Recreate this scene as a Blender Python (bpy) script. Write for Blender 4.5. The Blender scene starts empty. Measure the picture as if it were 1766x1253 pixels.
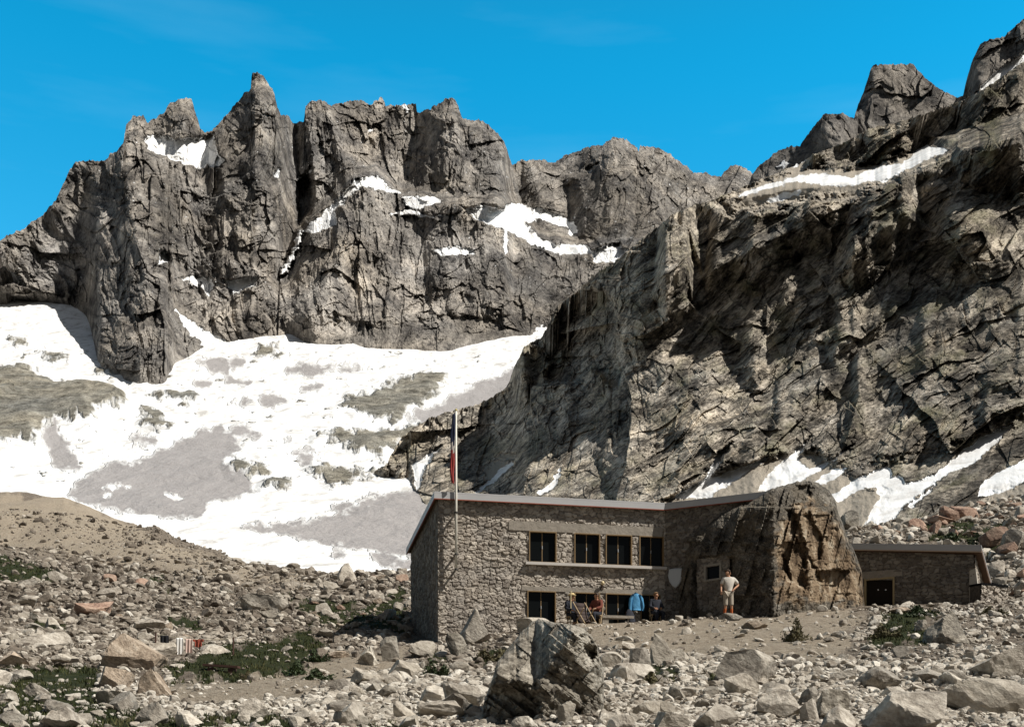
import bpy, bmesh, math, random
import numpy as np
from mathutils import Vector, Matrix, noise as mnoise
R = math.radians
sc = bpy.context.scene
COL = sc.collection
# ------------------------------------------------------------------ camera, light, exposure
# the camera is level at the origin and looks along +Y; its lens is shifted up (a view camera)
FPX, CX, HY = 2000.0, 883.0, 1330.0
cam = bpy.data.cameras.new('camera')
cam.sensor_width = 36.0
cam.lens = 36.0 * FPX / 1766.0
cam.shift_y = (HY - 626.5) / 1766.0
cam.clip_start, cam.clip_end = 0.1, 20000
co = bpy.data.objects.new('camera', cam)
co.rotation_euler = (R(90), 0, 0)
COL.objects.link(co)
sc.camera = co
SUN_AZ, SUN_EL = R(70), R(50)                     # azimuth from -Y (behind the camera) towards +X
S = Vector((math.sin(SUN_AZ) * math.cos(SUN_EL), -math.cos(SUN_AZ) * math.cos(SUN_EL), math.sin(SUN_EL)))
sun = bpy.data.lights.new('sun', 'SUN')
sun.energy, sun.angle, sun.color = 5.0, R(0.5), (1.0, 0.965, 0.905)
so = bpy.data.objects.new('sun', sun)
so.rotation_euler = S.to_track_quat('Z', 'Y').to_euler()
COL.objects.link(so)
w = bpy.data.worlds.new('World')
sc.world = w
w.use_nodes = True
nt = w.node_tree
bg = nt.nodes['Background']
sky = nt.nodes.new('ShaderNodeTexSky')
sky.sky_type = 'NISHITA'
sky.sun_disc = False
sky.sun_elevation = SUN_EL
sky.sun_rotation = math.atan2(S.x, S.y)
sky.altitude = 2500
sky.air_density, sky.dust_density, sky.ozone_density = 1.3, 0.2, 1.0
hs = nt.nodes.new('ShaderNodeHueSaturation')
hs.inputs['Hue'].default_value = 0.474
hs.inputs['Saturation'].default_value = 1.5
hs.inputs['Value'].default_value = 1.37
nt.links.new(sky.outputs[0], hs.inputs['Color'])
# thin high cloud veil
tc = nt.nodes.new('ShaderNodeTexCoord')
mp = nt.nodes.new('ShaderNodeMapping')
mp.inputs['Scale'].default_value = (2.2, 2.2, 14)
cn = nt.nodes.new('ShaderNodeTexNoise')
cn.inputs['Scale'].default_value = 1.6
cn.inputs['Detail'].default_value = 6
cr = nt.nodes.new('ShaderNodeMapRange')
cr.inputs['From Min'].default_value, cr.inputs['From Max'].default_value = 0.52, 0.85
cr.inputs['To Min'].default_value, cr.inputs['To Max'].default_value = 0.0, 0.08
cm = nt.nodes.new('ShaderNodeMix')
cm.data_type = 'RGBA'
cm.inputs[7].default_value = (4.5, 7.0, 8.0, 1)
nt.links.new(tc.outputs['Generated'], mp.inputs[0])
nt.links.new(mp.outputs[0], cn.inputs['Vector'])
nt.links.new(cn.outputs[0], cr.inputs[0])
nt.links.new(cr.outputs[0], cm.inputs[0])
# sky dimmed and greyed towards the zenith to weaken its fill light
sep = nt.nodes.new('ShaderNodeSeparateXYZ')
zr = nt.nodes.new('ShaderNodeMapRange')
zr.interpolation_type = 'SMOOTHSTEP'
zr.inputs['From Min'].default_value, zr.inputs['From Max'].default_value = 0.50, 0.80
# and dimmed at the sides and behind the camera, for deeper shade
yr = nt.nodes.new('ShaderNodeMapRange')
yr.interpolation_type = 'SMOOTHSTEP'
yr.inputs['From Min'].default_value, yr.inputs['From Max'].default_value = 0.60, 0.0
mx = nt.nodes.new('ShaderNodeMath'); mx.operation = 'MAXIMUM'
zm = nt.nodes.new('ShaderNodeMix')
zm.data_type = 'RGBA'
hz = nt.nodes.new('ShaderNodeHueSaturation')
hz.inputs['Saturation'].default_value = 0.45
hz.inputs['Value'].default_value = 0.22
nt.links.new(sky.outputs[0], hz.inputs['Color'])
nt.links.new(tc.outputs['Generated'], sep.inputs[0])
nt.links.new(sep.outputs['Z'], zr.inputs[0])
nt.links.new(sep.outputs['Y'], yr.inputs[0])
nt.links.new(zr.outputs[0], mx.inputs[0])
nt.links.new(yr.outputs[0], mx.inputs[1])
nt.links.new(mx.outputs[0], zm.inputs[0])
nt.links.new(hs.outputs[0], zm.inputs[6])
nt.links.new(hz.outputs[0], zm.inputs[7])
nt.links.new(zm.outputs[2], cm.inputs[6])
nt.links.new(cm.outputs[2], bg.inputs['Color'])
bg.inputs['Strength'].default_value = 0.14
sc.view_settings.view_transform = 'Standard'
sc.view_settings.look = 'None'
sc.view_settings.exposure = 0.3
sc.view_settings.gamma = 1.0
sc.view_settings.use_curve_mapping = False
sc.cycles.max_bounces = 5
sc.cycles.diffuse_bounces = 3

rng = np.random.RandomState(7)
random.seed(7)

# ------------------------------------------------------------------ helpers
def P(px, py, Y):
    return Vector(((px - CX) / FPX * Y, Y, (HY - py) / FPX * Y))

def h01(ix, iy, seed):
    with np.errstate(over='ignore'):
        h = (ix.astype(np.int64) * 374761393 + iy.astype(np.int64) * 668265263 + seed * 974634777) & 0xffffffff
        h = ((h ^ (h >> 13)) * 1274126177) & 0xffffffff
        h = h ^ (h >> 16)
        h = (h * 2246822519) & 0xffffffff
        h = h ^ (h >> 15)
    return (h & 0xffffff) / float(0x1000000)

def perlin(x, y, seed=0):
    ix, iy = np.floor(x), np.floor(y)
    fx, fy = x - ix, y - iy
    u, v = fx * fx * fx * (fx * (fx * 6 - 15) + 10), fy * fy * fy * (fy * (fy * 6 - 15) + 10)
    def g(dx, dy):
        a = h01(ix + dx, iy + dy, seed) * 2 * np.pi
        return np.cos(a) * (fx - dx) + np.sin(a) * (fy - dy)
    n0 = g(0, 0) * (1 - u) + g(1, 0) * u
    n1 = g(0, 1) * (1 - u) + g(1, 1) * u
    return (n0 * (1 - v) + n1 * v) * 1.5

def fbm(x, y, seed=0, octs=5, gain=0.5, lac=2.03):
    s, a = 0, 1.0
    for o in range(octs):
        s = s + a * perlin(x, y, seed + o * 17)
        x, y, a = x * lac + 3.7, y * lac - 1.3, a * gain
    return s

def ridged(x, y, seed=0, octs=4, gain=0.55):
    s, a = 0, 1.0
    for o in range(octs):
        s = s + a * (1 - 2 * np.abs(perlin(x, y, seed + o * 13)))
        x, y, a = x * 2.1 + 1.7, y * 2.1 + 5.3, a * gain
    return s

def crag(x, y, seed=0, tilt=1.0, cone=0.9):
    """faceted relief: the upper hull of randomly tilted planes, one per cell"""
    ix, iy = np.floor(x), np.floor(y)
    best = np.full(x.shape, -9.0)
    for dx in (-1, 0, 1):
        for dy in (-1, 0, 1):
            cx, cy = ix + dx, iy + dy
            qx = x - (cx + 0.15 + 0.7 * h01(cx, cy, seed))
            qy = y - (cy + 0.15 + 0.7 * h01(cx, cy, seed + 1))
            gx = (h01(cx, cy, seed + 2) - 0.5) * 2 * tilt
            gy = (h01(cx, cy, seed + 3) - 0.5) * 2 * tilt
            f = (h01(cx, cy, seed + 4) - 0.5) + gx * qx + gy * qy - cone * np.sqrt(qx * qx + qy * qy)
            best = np.maximum(best, f)
    return best

def blocks(x, y, seed=0, tilt=1.0):
    """broken relief: every cell is its own tilted plane, with steps between them"""
    ix, iy = np.floor(x), np.floor(y)
    f1 = np.full(x.shape, 9.0); val = np.zeros(x.shape)
    for dx in (-1, 0, 1):
        for dy in (-1, 0, 1):
            cx, cy = ix + dx, iy + dy
            qx = x - (cx + 0.1 + 0.8 * h01(cx, cy, seed)); qy = y - (cy + 0.1 + 0.8 * h01(cx, cy, seed + 1))
            d = np.abs(qx + 0.3 * qy) + np.abs(qy - 0.3 * qx)
            v = (h01(cx, cy, seed + 2) - 0.5) + ((h01(cx, cy, seed + 3) - 0.5) * qx + (h01(cx, cy, seed + 4) - 0.5) * qy) * 2 * tilt
            m = d < f1
            val = np.where(m, v, val); f1 = np.where(m, d, f1)
    return val

def saw(v):
    """beds with an overhanging lower lip: jumps out at each whole number, then falls back"""
    return 1.0 - (v - np.floor(v))

def voro(x, y, seed=0, jit=0.8):
    """F1, F2 and the cell's random number"""
    ix, iy = np.floor(x), np.floor(y)
    f1 = np.full(x.shape, 9.0); f2 = np.full(x.shape, 9.0); cid = np.zeros(x.shape)
    for dx in (-1, 0, 1):
        for dy in (-1, 0, 1):
            cx, cy = ix + dx, iy + dy
            qx = x - (cx + 0.5 + jit * (h01(cx, cy, seed) - 0.5))
            qy = y - (cy + 0.5 + jit * (h01(cx, cy, seed + 1) - 0.5))
            d = np.maximum(np.abs(qx), np.abs(qy)) * 0.6 + 0.4 * np.sqrt(qx * qx + qy * qy)
            r = h01(cx, cy, seed + 2)
            nearer = d < f1
            f2 = np.where(nearer, f1, np.minimum(f2, d))
            cid = np.where(nearer, r, cid)
            f1 = np.where(nearer, d, f1)
    return f1, f2, cid

def sstep(a, b, x):
    t = np.clip((x - a) / (b - a), 0, 1)
    return t * t * (3 - 2 * t)

def sd_poly(px, py, poly, margin=40.0):
    """signed distance in pixels (negative inside), only near the polygon"""
    poly = np.asarray(poly, float)
    out = np.full(px.shape, 1e3)
    x0, y0 = poly.min(0) - margin
    x1, y1 = poly.max(0) + margin
    m = (px > x0) & (px < x1) & (py > y0) & (py < y1)
    if not m.any():
        return out
    x, y = px[m], py[m]
    d = np.full(x.shape, 1e9); ins = np.zeros(x.shape, bool)
    n = len(poly)
    for i in range(n):
        ax, ay = poly[i]; bx, by = poly[(i + 1) % n]
        ex, ey = bx - ax, by - ay
        l2 = ex * ex + ey * ey + 1e-9
        t = np.clip(((x - ax) * ex + (y - ay) * ey) / l2, 0, 1)
        d = np.minimum(d, (x - ax - t * ex) ** 2 + (y - ay - t * ey) ** 2)
        c = (ay > y) != (by > y)
        with np.errstate(divide='ignore', invalid='ignore'):
            xi = ax + (y - ay) / (ey if abs(ey) > 1e-9 else 1e-9) * ex
        ins ^= c & (x < xi)
    d = np.sqrt(d)
    out[m] = np.where(ins, -d, d)
    return out

def ell(cx, cy, rx, ry, rot=0, n=14):
    c, s = math.cos(R(rot)), math.sin(R(rot))
    return [(cx + rx * math.cos(a) * c - ry * math.sin(a) * s, cy + rx * math.cos(a) * s + ry * math.sin(a) * c)
            for a in [2 * math.pi * i / n for i in range(n)]]

def mask(px, py, polys, soft=3.0, wob=4.0, wscale=18.0, seed=50):
    n = fbm(px / wscale, py / (wscale * 0.75), seed, 4, 0.6) * wob
    m = np.zeros(px.shape)
    for p in polys:
        sd = sd_poly(px, py, p) + n
        m = np.maximum(m, np.clip(0.5 - sd / (2 * soft), 0, 1))
    return m

def interp(pts, x):
    a = np.asarray(pts, float)
    return np.interp(x, a[:, 0], a[:, 1])

def gsmooth(a, n):
    k = np.exp(-0.5 * (np.arange(-3 * n, 3 * n + 1) / float(n)) ** 2); k /= k.sum()
    return np.convolve(np.pad(a, 3 * n, 'edge'), k, 'valid')

def mesh_obj(name, verts, faces, mats, parent=None, attrs=None, smooth=False, midx=None, loc=None, rot=None):
    """one mesh object from arrays; faces: (n,4)/(n,3) array or list"""
    me = bpy.data.meshes.new(name)
    if isinstance(faces, np.ndarray):
        verts = np.asarray(verts, np.float32)
        nf, k = faces.shape
        me.vertices.add(len(verts)); me.vertices.foreach_set('co', verts.ravel())
        me.loops.add(nf * k); me.loops.foreach_set('vertex_index', faces.astype(np.int32).ravel())
        me.polygons.add(nf)
        me.polygons.foreach_set('loop_start', np.arange(0, nf * k, k, dtype=np.int32))
        me.update(calc_edges=True)
    else:
        me.from_pydata([tuple(v) for v in verts], [], faces)
        me.update()
    n = len(me.polygons)
    me.polygons.foreach_set('use_smooth', np.full(n, smooth, bool))
    if attrs:
        for k_, v in attrs.items():
            a = me.attributes.new(k_, 'FLOAT', 'POINT')
            a.data.foreach_set('value', np.asarray(v, np.float32).ravel())
    if not isinstance(mats, (list, tuple)):
        mats = [mats]
    for m in mats:
        me.materials.append(m)
    if midx is not None:
        me.polygons.foreach_set('material_index', np.asarray(midx, np.int32))
    o = bpy.data.objects.new(name, me)
    COL.objects.link(o)
    if parent is not None:
        o.parent = parent
    if loc is not None:
        o.location = loc
    if rot is not None:
        o.rotation_euler = rot
    return o

def grid_faces(nr, nc, keep=None):
    i = np.arange(nr - 1)[:, None] * nc + np.arange(nc - 1)[None, :]
    f = np.stack([i, i + 1, i + nc + 1, i + nc], -1)
    if keep is not None:
        f = f[keep]
    return f.reshape(-1, 4)

def tag(o, label=None, cat=None, group=None, kind=None):
    if label: o['label'] = label
    if cat: o['category'] = cat
    if group: o['group'] = group
    if kind: o['kind'] = kind
    return o

def empty(name, loc, rz=0.0):
    o = bpy.data.objects.new(name, None)
    o.location = loc
    o.rotation_euler = (0, 0, rz)
    o.empty_display_size = 0.2
    COL.objects.link(o)
    return o

class MB:
    """collects boxes, tubes and prisms into one mesh"""
    def __init__(s):
        s.v, s.f = [], []
    def add(s, vs, fs):
        b = len(s.v)
        s.v += [Vector(v) for v in vs]
        s.f += [tuple(i + b for i in f) for f in fs]
        return s
    def box(s, x0, x1, y0, y1, z0, z1, M=None):
        vs = [Vector((x, y, z)) for z in (z0, z1) for y in (y0, y1) for x in (x0, x1)]
        if M is not None:
            vs = [M @ v for v in vs]
        return s.add(vs, [(0, 2, 3, 1), (4, 5, 7, 6), (0, 1, 5, 4), (2, 6, 7, 3), (0, 4, 6, 2), (1, 3, 7, 5)])
    def tube(s, pts, r, n=8):
        pts = [Vector(p) for p in pts]
        rs = r if isinstance(r, (list, tuple)) else [r] * len(pts)
        b = len(s.v)
        for i, p in enumerate(pts):
            d = (pts[min(i + 1, len(pts) - 1)] - pts[max(i - 1, 0)]).normalized()
            a = d.orthogonal().normalized() if abs(d.z) < 0.9 else (Vector((1, 0, 0)) - d * d.x).normalized()
            c = d.cross(a)
            s.v += [p + (a * math.cos(t) + c * math.sin(t)) * rs[i] for t in [2 * math.pi * j / n for j in range(n)]]
        for i in range(len(pts) - 1):
            for j in range(n):
                k = (j + 1) % n
                s.f.append((b + i * n + j, b + i * n + k, b + (i + 1) * n + k, b + (i + 1) * n + j))
        s.f.append(tuple(b + j for j in reversed(range(n))))
        s.f.append(tuple(b + (len(pts) - 1) * n + j for j in range(n)))
        return s
    def slab(s, poly, dz):
        """poly: list of top points in order (counter-clockwise from above); extruded down by dz"""
        n = len(poly)
        vs = [Vector(p) for p in poly] + [Vector(p) - Vector((0, 0, dz)) for p in poly]
        fs = [tuple(range(n)), tuple(reversed(range(n, 2 * n)))]
        fs += [(i, i + n, (i + 1) % n + n, (i + 1) % n) for i in range(n)]
        return s.add(vs, fs)
    def build(s, name, mat, parent=None, smooth=False, loc=None, rot=None):
        return mesh_obj(name, s.v, s.f, mat, parent, smooth=smooth, loc=loc, rot=rot)

# ------------------------------------------------------------------ materials
def new_mat(name, rough=0.9, spec=0.2):
    m = bpy.data.materials.new(name)
    m.use_nodes = True
    b = m.node_tree.nodes['Principled BSDF']
    b.inputs['Roughness'].default_value = rough
    b.inputs['Specular IOR Level'].default_value = spec
    return m, m.node_tree, b

class NT:
    def __init__(s, nt):
        s.nt = nt
    def n(s, t, **kw):
        nd = s.nt.nodes.new('ShaderNode' + t)
        for k, v in kw.items():
            if k.startswith('i_'):
                nd.inputs[k[2:].replace('_', ' ')].default_value = v
            else:
                setattr(nd, k, v)
        return nd
    def l(s, a, b):
        s.nt.links.new(a, b)
    def pos(s, scale=(1, 1, 1), rot=(0, 0, 0), rand=0.0):
        g = s.n('NewGeometry').outputs['Position']
        if rand:
            oi = s.n('ObjectInfo')
            v = s.n('VectorMath', operation='ADD')
            mu = s.n('Math', operation='MULTIPLY'); mu.inputs[1].default_value = rand
            s.l(oi.outputs['Random'], mu.inputs[0])
            s.l(g, v.inputs[0]); s.l(mu.outputs[0], v.inputs[1])
            g = v.outputs[0]
        m = s.n('Mapping')
        if any(rot):                                        # rotate first, then stretch along the turned axes
            m.vector_type = 'TEXTURE'
            scale = tuple(1.0 / k for k in scale)
        m.inputs['Scale'].default_value = scale; m.inputs['Rotation'].default_value = rot
        s.l(g, m.inputs[0])
        return m.outputs[0]
    def noise(s, vec, scale, detail=6, rough=0.6, dist=0.0):
        t = s.n('TexNoise'); t.inputs['Scale'].default_value = scale; t.inputs['Detail'].default_value = detail
        t.inputs['Roughness'].default_value = rough; t.inputs['Distortion'].default_value = dist
        s.l(vec, t.inputs['Vector'])
        return t.outputs[0]
    def ramp(s, fac, stops):
        r = s.n('ValToRGB')
        e = r.color_ramp.elements
        while len(e) < len(stops):
            e.new(0.5)
        for el, (p, c) in zip(e, stops):
            el.position = p
            el.color = (c[0], c[1], c[2], 1) if not isinstance(c, (int, float)) else (c, c, c, 1)
        s.l(fac, r.inputs[0])
        return r.outputs[0]
    def mix(s, fac, a, b, blend='MIX'):
        m = s.n('Mix', data_type='RGBA', blend_type=blend)
        for i, x in ((0, fac), (6, a), (7, b)):
            if isinstance(x, (int, float)):
                m.inputs[i].default_value = x if i == 0 else (x, x, x, 1)
            elif isinstance(x, tuple):
                m.inputs[i].default_value = (x[0], x[1], x[2], 1)
            else:
                s.l(x, m.inputs[i])
        return m.outputs[2]
    def math(s, op, a, b=0.0, c=None, clamp=False):
        m = s.n('Math', operation=op); m.use_clamp = clamp
        for i, x in enumerate((a, b) if c is None else (a, b, c)):
            if isinstance(x, (int, float)):
                m.inputs[i].default_value = x
            else:
                s.l(x, m.inputs[i])
        return m.outputs[0]
    def attr(s, name):
        a = s.n('Attribute'); a.attribute_name = name
        return a.outputs['Fac']
    def bump(s, h, dist, strength=1.0, normal=None):
        b = s.n('Bump'); b.inputs['Distance'].default_value = dist; b.inputs['Strength'].default_value = strength
        s.l(h, b.inputs['Height'])
        if normal is not None:
            s.l(normal, b.inputs['Normal'])
        return b.outputs[0]

def edge_mask(t, attr, noise_out, k=0.5, w=0.08):
    """sharpened attribute mask with a ragged edge"""
    v = t.math('ADD', attr, t.math('MULTIPLY', t.math('SUBTRACT', noise_out, 0.5), k))
    m = t.n('MapRange'); m.inputs['From Min'].default_value = 0.5 - w; m.inputs['From Max'].default_value = 0.5 + w
    t.l(v, m.inputs[0])
    return m.outputs[0]

def mountain_mat(name, sc_, cols, streak=(1, 1, 1), rot=(0, 0, 0), bump=1.0, scree=(0.3, 0.28, 0.25), speck=0.5, grass=None, melt=0.1, dirt=0.5):
    """rock with snow, scree and rock-tone read from the mesh's attributes. sc_: metres of the coarsest pattern"""
    m, nt_, b = new_mat(name, 0.95, 0.1)
    t = NT(nt_)
    p = t.pos(streak, rot)
    p0 = t.pos()
    n1 = t.noise(p, 1.0 / sc_, 9, 0.68, 0.4)
    n2 = t.noise(p, 7.0 / sc_, 7, 0.72)
    n3 = t.noise(p0, 0.25 / sc_, 4, 0.5)
    fac = t.math('ADD', t.math('MULTIPLY', n1, 0.55), t.math('MULTIPLY', n2, 0.45))
    rock = t.ramp(fac, cols)
    if speck:
        rock = t.mix(t.math('MULTIPLY', t.math('GREATER_THAN', n2, 0.60), speck), rock, t.mix(1.0, rock, 0.45, 'MULTIPLY'))
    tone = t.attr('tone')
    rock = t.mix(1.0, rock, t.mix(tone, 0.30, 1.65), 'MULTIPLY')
    rock = t.mix(1.0, rock, t.ramp(n3, [(0.3, (0.85, 0.87, 0.9)), (0.7, (1.15, 1.1, 1.02))]), 'MULTIPLY')
    if grass:
        gm = edge_mask(t, t.attr('green'), n1, 1.4, 0.2)
        rock = t.mix(t.math('MULTIPLY', gm, 0.7), rock, t.mix(n2, tuple(c * 0.5 for c in grass), tuple(c * 1.6 for c in grass)))
    sn = edge_mask(t, t.attr('scree'), n1, 0.5, 0.12)
    scr = t.mix(n2, tuple(c * 0.72 for c in scree), tuple(c * 1.25 for c in scree))
    col = t.mix(sn, rock, scr)
    ms = edge_mask(t, t.attr('snow'), t.math('ADD', t.math('MULTIPLY', n2, 0.6), t.math('MULTIPLY', n1, 0.4)), 0.85, melt)
    n4 = t.noise(t.pos((1.0, 0.45, 1.0)), 0.9 / sc_, 7, 0.72, 0.6)
    snow = t.ramp(n4, [(0.36, (0.86, 0.86, 0.85)), (0.50, (0.78, 0.775, 0.76)), (0.66, (0.84 - 0.5 * dirt, 0.82 - 0.5 * dirt, 0.79 - 0.5 * dirt))])
    col = t.mix(ms, col, snow)
    t.l(col, b.inputs['Base Color'])
    inv = t.math('SUBTRACT', 1.0, t.math('MULTIPLY', t.math('MAXIMUM', t.math('MULTIPLY', ms, 0.88), t.math('MULTIPLY', sn, 0.6)), 1.0))
    hgt = t.math('MULTIPLY', t.math('ADD', n1, t.math('MULTIPLY', n2, 0.35)), inv)
    t.l(t.bump(hgt, sc_ * bump, 1.0), b.inputs['Normal'])
    return m

def stone_mat(name, cols, sc_=1.0, bump=0.12, tint=0.35, lichen=(0.25, 0.2, 0.1), lich=0.3):
    """single boulders: world-space noise, each object its own tone"""
    m, nt_, b = new_mat(name, 0.92, 0.15)
    t = NT(nt_)
    p = t.pos((1, 1, 1.6), (0.3, 0.5, 0.2), 37.0)
    n1 = t.noise(p, 1.3 / sc_, 8, 0.65, 0.6)
    n2 = t.noise(p, 9.0 / sc_, 7, 0.7)
    n3 = t.noise(p, 0.5 / sc_, 3, 0.5)
    c = t.ramp(t.math('ADD', t.math('MULTIPLY', n1, 0.5), t.math('MULTIPLY', n2, 0.5)), cols)
    c = t.mix(t.math('MULTIPLY', t.ramp(n3, [(0.5, 0.0), (0.62, 1.0)]), lich), c, lichen)
    oi = t.n('ObjectInfo')
    c = t.mix(1.0, c, t.mix(oi.outputs['Random'], 1 - tint, 1 + tint), 'MULTIPLY')
    at = t.n('Attribute'); at.attribute_type = 'OBJECT'; at.attribute_name = 'tone'
    c = t.mix(1.0, c, at.outputs['Color'], 'MULTIPLY')
    t.l(c, b.inputs['Base Color'])
    t.l(t.bump(t.math('ADD', n1, t.math('MULTIPLY', n2, 0.4)), bump, 1.0), b.inputs['Normal'])
    return m

def plain_mat(name, c, rough=0.7, var=0.2, scale=8.0, bump=0.0, spec=0.3, metal=0.0, stretch=(1, 1, 1)):
    m, nt_, b = new_mat(name, rough, spec)
    t = NT(nt_)
    n = t.noise(t.pos(stretch, (0, 0, 0), 11.0), scale, 6, 0.65)
    t.l(t.mix(n, tuple(x * (1 - var) for x in c), tuple(x * (1 + var) for x in c)), b.inputs['Base Color'])
    b.inputs['Metallic'].default_value = metal
    if bump:
        t.l(t.bump(n, bump), b.inputs['Normal'])
    return m
# ------------------------------------------------------------------ the snow basin (height field) and the mountains
def basin_Y(py):
    return 250.0 * (((HY - py) / FPX) / 0.185) ** 2

M_massif = mountain_mat('massif_rock', 26.0, [(0.38, (0.035, 0.034, 0.034)), (0.46, (0.155, 0.142, 0.13)), (0.53, (0.31, 0.285, 0.255)), (0.61, (0.53, 0.485, 0.43))],
                        streak=(1.2, 0.35, 0.62), bump=0.45)
M_basin = mountain_mat('basin_ground', 8.0, [(0.37, (0.045, 0.042, 0.036)), (0.46, (0.16, 0.15, 0.125)), (0.54, (0.28, 0.265, 0.225)), (0.64, (0.42, 0.395, 0.34))], streak=(1.0, 0.3, 1.6), bump=0.35, scree=(0.33, 0.31, 0.30), melt=0.30, dirt=0.75)
M_slope = mountain_mat('mountainside_rock', 4.5, [(0.38, (0.016, 0.014, 0.012)), (0.465, (0.10, 0.089, 0.074)), (0.53, (0.31, 0.275, 0.228)), (0.60, (0.62, 0.56, 0.475))],
                       streak=(0.55, 0.2, 1.2), rot=(0, R(-40), 0), bump=0.4, scree=(0.33, 0.29, 0.235), grass=(0.085, 0.085, 0.03))

def relief(name, px0, px1, step, top, bottom, rows, Yfun, mat, jag=2.0, seed=0, back=(60, 200, 500), below=12.0, smooth_t=True):
    """a steep face: columns along px, rows from the foot to the skyline, then down its far side. Yfun(px,py,t)->(Y, attrs)"""
    xs = np.arange(px0, px1, step)
    tp = interp(top, xs)
    ts = gsmooth(tp, 10)
    tp = tp - jag * 0.8 * np.maximum(0, crag(xs / 4.0, xs * 0 + 2.5, seed + 6, 1.2)) - jag * (fbm(xs / 9.0, xs * 0 + seed, seed, 5, 0.65)) - jag * 0.7 * crag(xs / 7.0, xs * 0 + 0.5, seed + 3, 1.0)
    bt = interp(bottom, xs)
    t = np.linspace(0, 1, rows)
    py = (bt + below)[None, :] + (tp - bt - below)[None, :] * t[:, None]
    px = np.repeat(xs[None, :], rows, 0)
    bs = gsmooth(bt, 10) if smooth_t else bt
    tt = np.clip((bs[None, :] - py) / np.maximum(bs - ts, 1.0)[None, :], -0.2, 1.05)
    Y, attrs = Yfun(px, py, tt)
    X, Z = (px - CX) / FPX * Y, (HY - py) / FPX * Y
    V = np.stack([X, Y, Z], -1)
    ext = []
    for d in back:
        e = V[-1].copy(); e[:, 0] *= 1 + d * 0.0002; e[:, 1] += d; e[:, 2] -= d * 0.9
        ext.append(e)
    V = np.concatenate([V, np.stack(ext, 0)], 0)
    at = {k: np.concatenate([a, np.repeat(a[-1:], len(back), 0)], 0) for k, a in attrs.items()}
    o = mesh_obj(name, V.reshape(-1, 3), grid_faces(V.shape[0], V.shape[1]), mat, attrs=at)
    tag(o, kind='structure')
    return o

# ---- main massif
top_massif = [(-300, 560), (-60, 440), (0, 416), (29, 399), (43, 397), (48, 387), (72, 373), (96, 347), (115, 303), (127, 284), (144, 277), (177, 278), (201, 260), (213, 248),
    (218, 213), (230, 203), (247, 200), (253, 212), (283, 196), (292, 179), (314, 171), (330, 169), (335, 189), (346, 224), (352, 229), (366, 225), (397, 191), (421, 162),
    (433, 153), (434, 129), (443, 125), (455, 133), (467, 150), (474, 167), (479, 186), (484, 200), (498, 199), (505, 215), (524, 210), (527, 182), (541, 174), (560, 175),
    (568, 182), (605, 175), (627, 175), (635, 182), (652, 175), (657, 168), (663, 175), (665, 184), (680, 182), (696, 182), (713, 179), (718, 180), (719, 195), (734, 193),
    (756, 178), (775, 169), (784, 171), (790, 184), (797, 203), (812, 208), (825, 208), (838, 214), (859, 231), (870, 247), (877, 266), (883, 285), (905, 277), (937, 275),
    (948, 281), (958, 281), (976, 268), (1014, 255), (1040, 249), (1058, 238), (1075, 238), (1088, 247), (1099, 255), (1101, 262), (1105, 251), (1114, 253), (1133, 255),
    (1152, 264), (1170, 277), (1196, 298), (1224, 301), (1243, 306), (1259, 286), (1281, 288), (1297, 301), (1340, 330), (1500, 380)]
bot_massif = [(-300, 510), (0, 514), (60, 519), (125, 527), (155, 545), (163, 600), (168, 634), (205, 653), (260, 664), (290, 662), (297, 626), (350, 598), (400, 592), (440, 586),
    (480, 580), (500, 574), (540, 590), (620, 596), (760, 599), (840, 582), (930, 575), (1500, 560)]
ledge_line = [(-300, 900), (470, 900), (483, 474), (517, 400), (545, 378), (575, 350), (610, 312), (650, 305), (690, 340), (780, 358), (830, 360), (880, 352), (930, 415), (1010, 432), (1080, 432), (1140, 420), (1500, 420)]
snow_massif = [
    [(245, 240), (262, 232), (300, 238), (340, 238), (368, 230), (374, 262), (386, 276), (378, 287), (340, 289), (300, 277), (262, 262)],
    [(275, 432), (285, 430), (294, 452), (274, 455)], [(315, 480), (335, 475), (345, 488), (340, 496)], [(346, 480), (360, 477), (372, 490), (360, 510), (348, 498)],
    [(385, 484), (447, 475), (440, 492), (403, 507)], [(482, 474), (500, 440), (515, 398), (523, 402), (510, 440), (493, 471)],
    [(516, 402), (545, 378), (575, 350), (600, 322), (615, 308), (650, 302), (668, 320), (693, 334), (660, 329), (625, 322), (605, 335), (580, 360), (578, 387), (545, 402)],
    [(690, 338), (740, 338), (772, 350), (735, 353), (725, 364), (700, 353)], [(672, 369), (705, 361), (730, 369), (782, 371), (740, 376)],
    [(793, 354), (805, 360), (835, 353), (870, 360), (880, 349), (940, 362), (988, 384), (985, 397), (930, 378), (908, 385), (932, 410), (960, 420), (1015, 423), (1020, 436), (970, 440), (925, 425), (880, 400), (828, 382)],
    [(1020, 432), (1060, 418), (1082, 430), (1060, 452), (1025, 452)], [(743, 430), (765, 426), (790, 425), (822, 430), (812, 440), (762, 441)],
    [(-20, 462), (12, 464), (30, 473), (46, 494), (20, 487), (-20, 490)], [(303, 534), (318, 545), (350, 566), (400, 594), (470, 588), (470, 610), (340, 605), (352, 596), (325, 572)],
    [(548, 226), (556, 250), (560, 275), (554, 262)], [(470, 300), (482, 292), (480, 306), (470, 310)], [(510, 312), (540, 290), (535, 297)], [(978, 390), (990, 375), (996, 402), (984, 410)],
    [(870, 395), (876, 395), (874, 440), (868, 430)], [(690, 182), (700, 180), (712, 192), (702, 193)], [(628, 225), (642, 224), (640, 230)], [(1010, 290), (1032, 280), (1016, 297)]]
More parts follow.
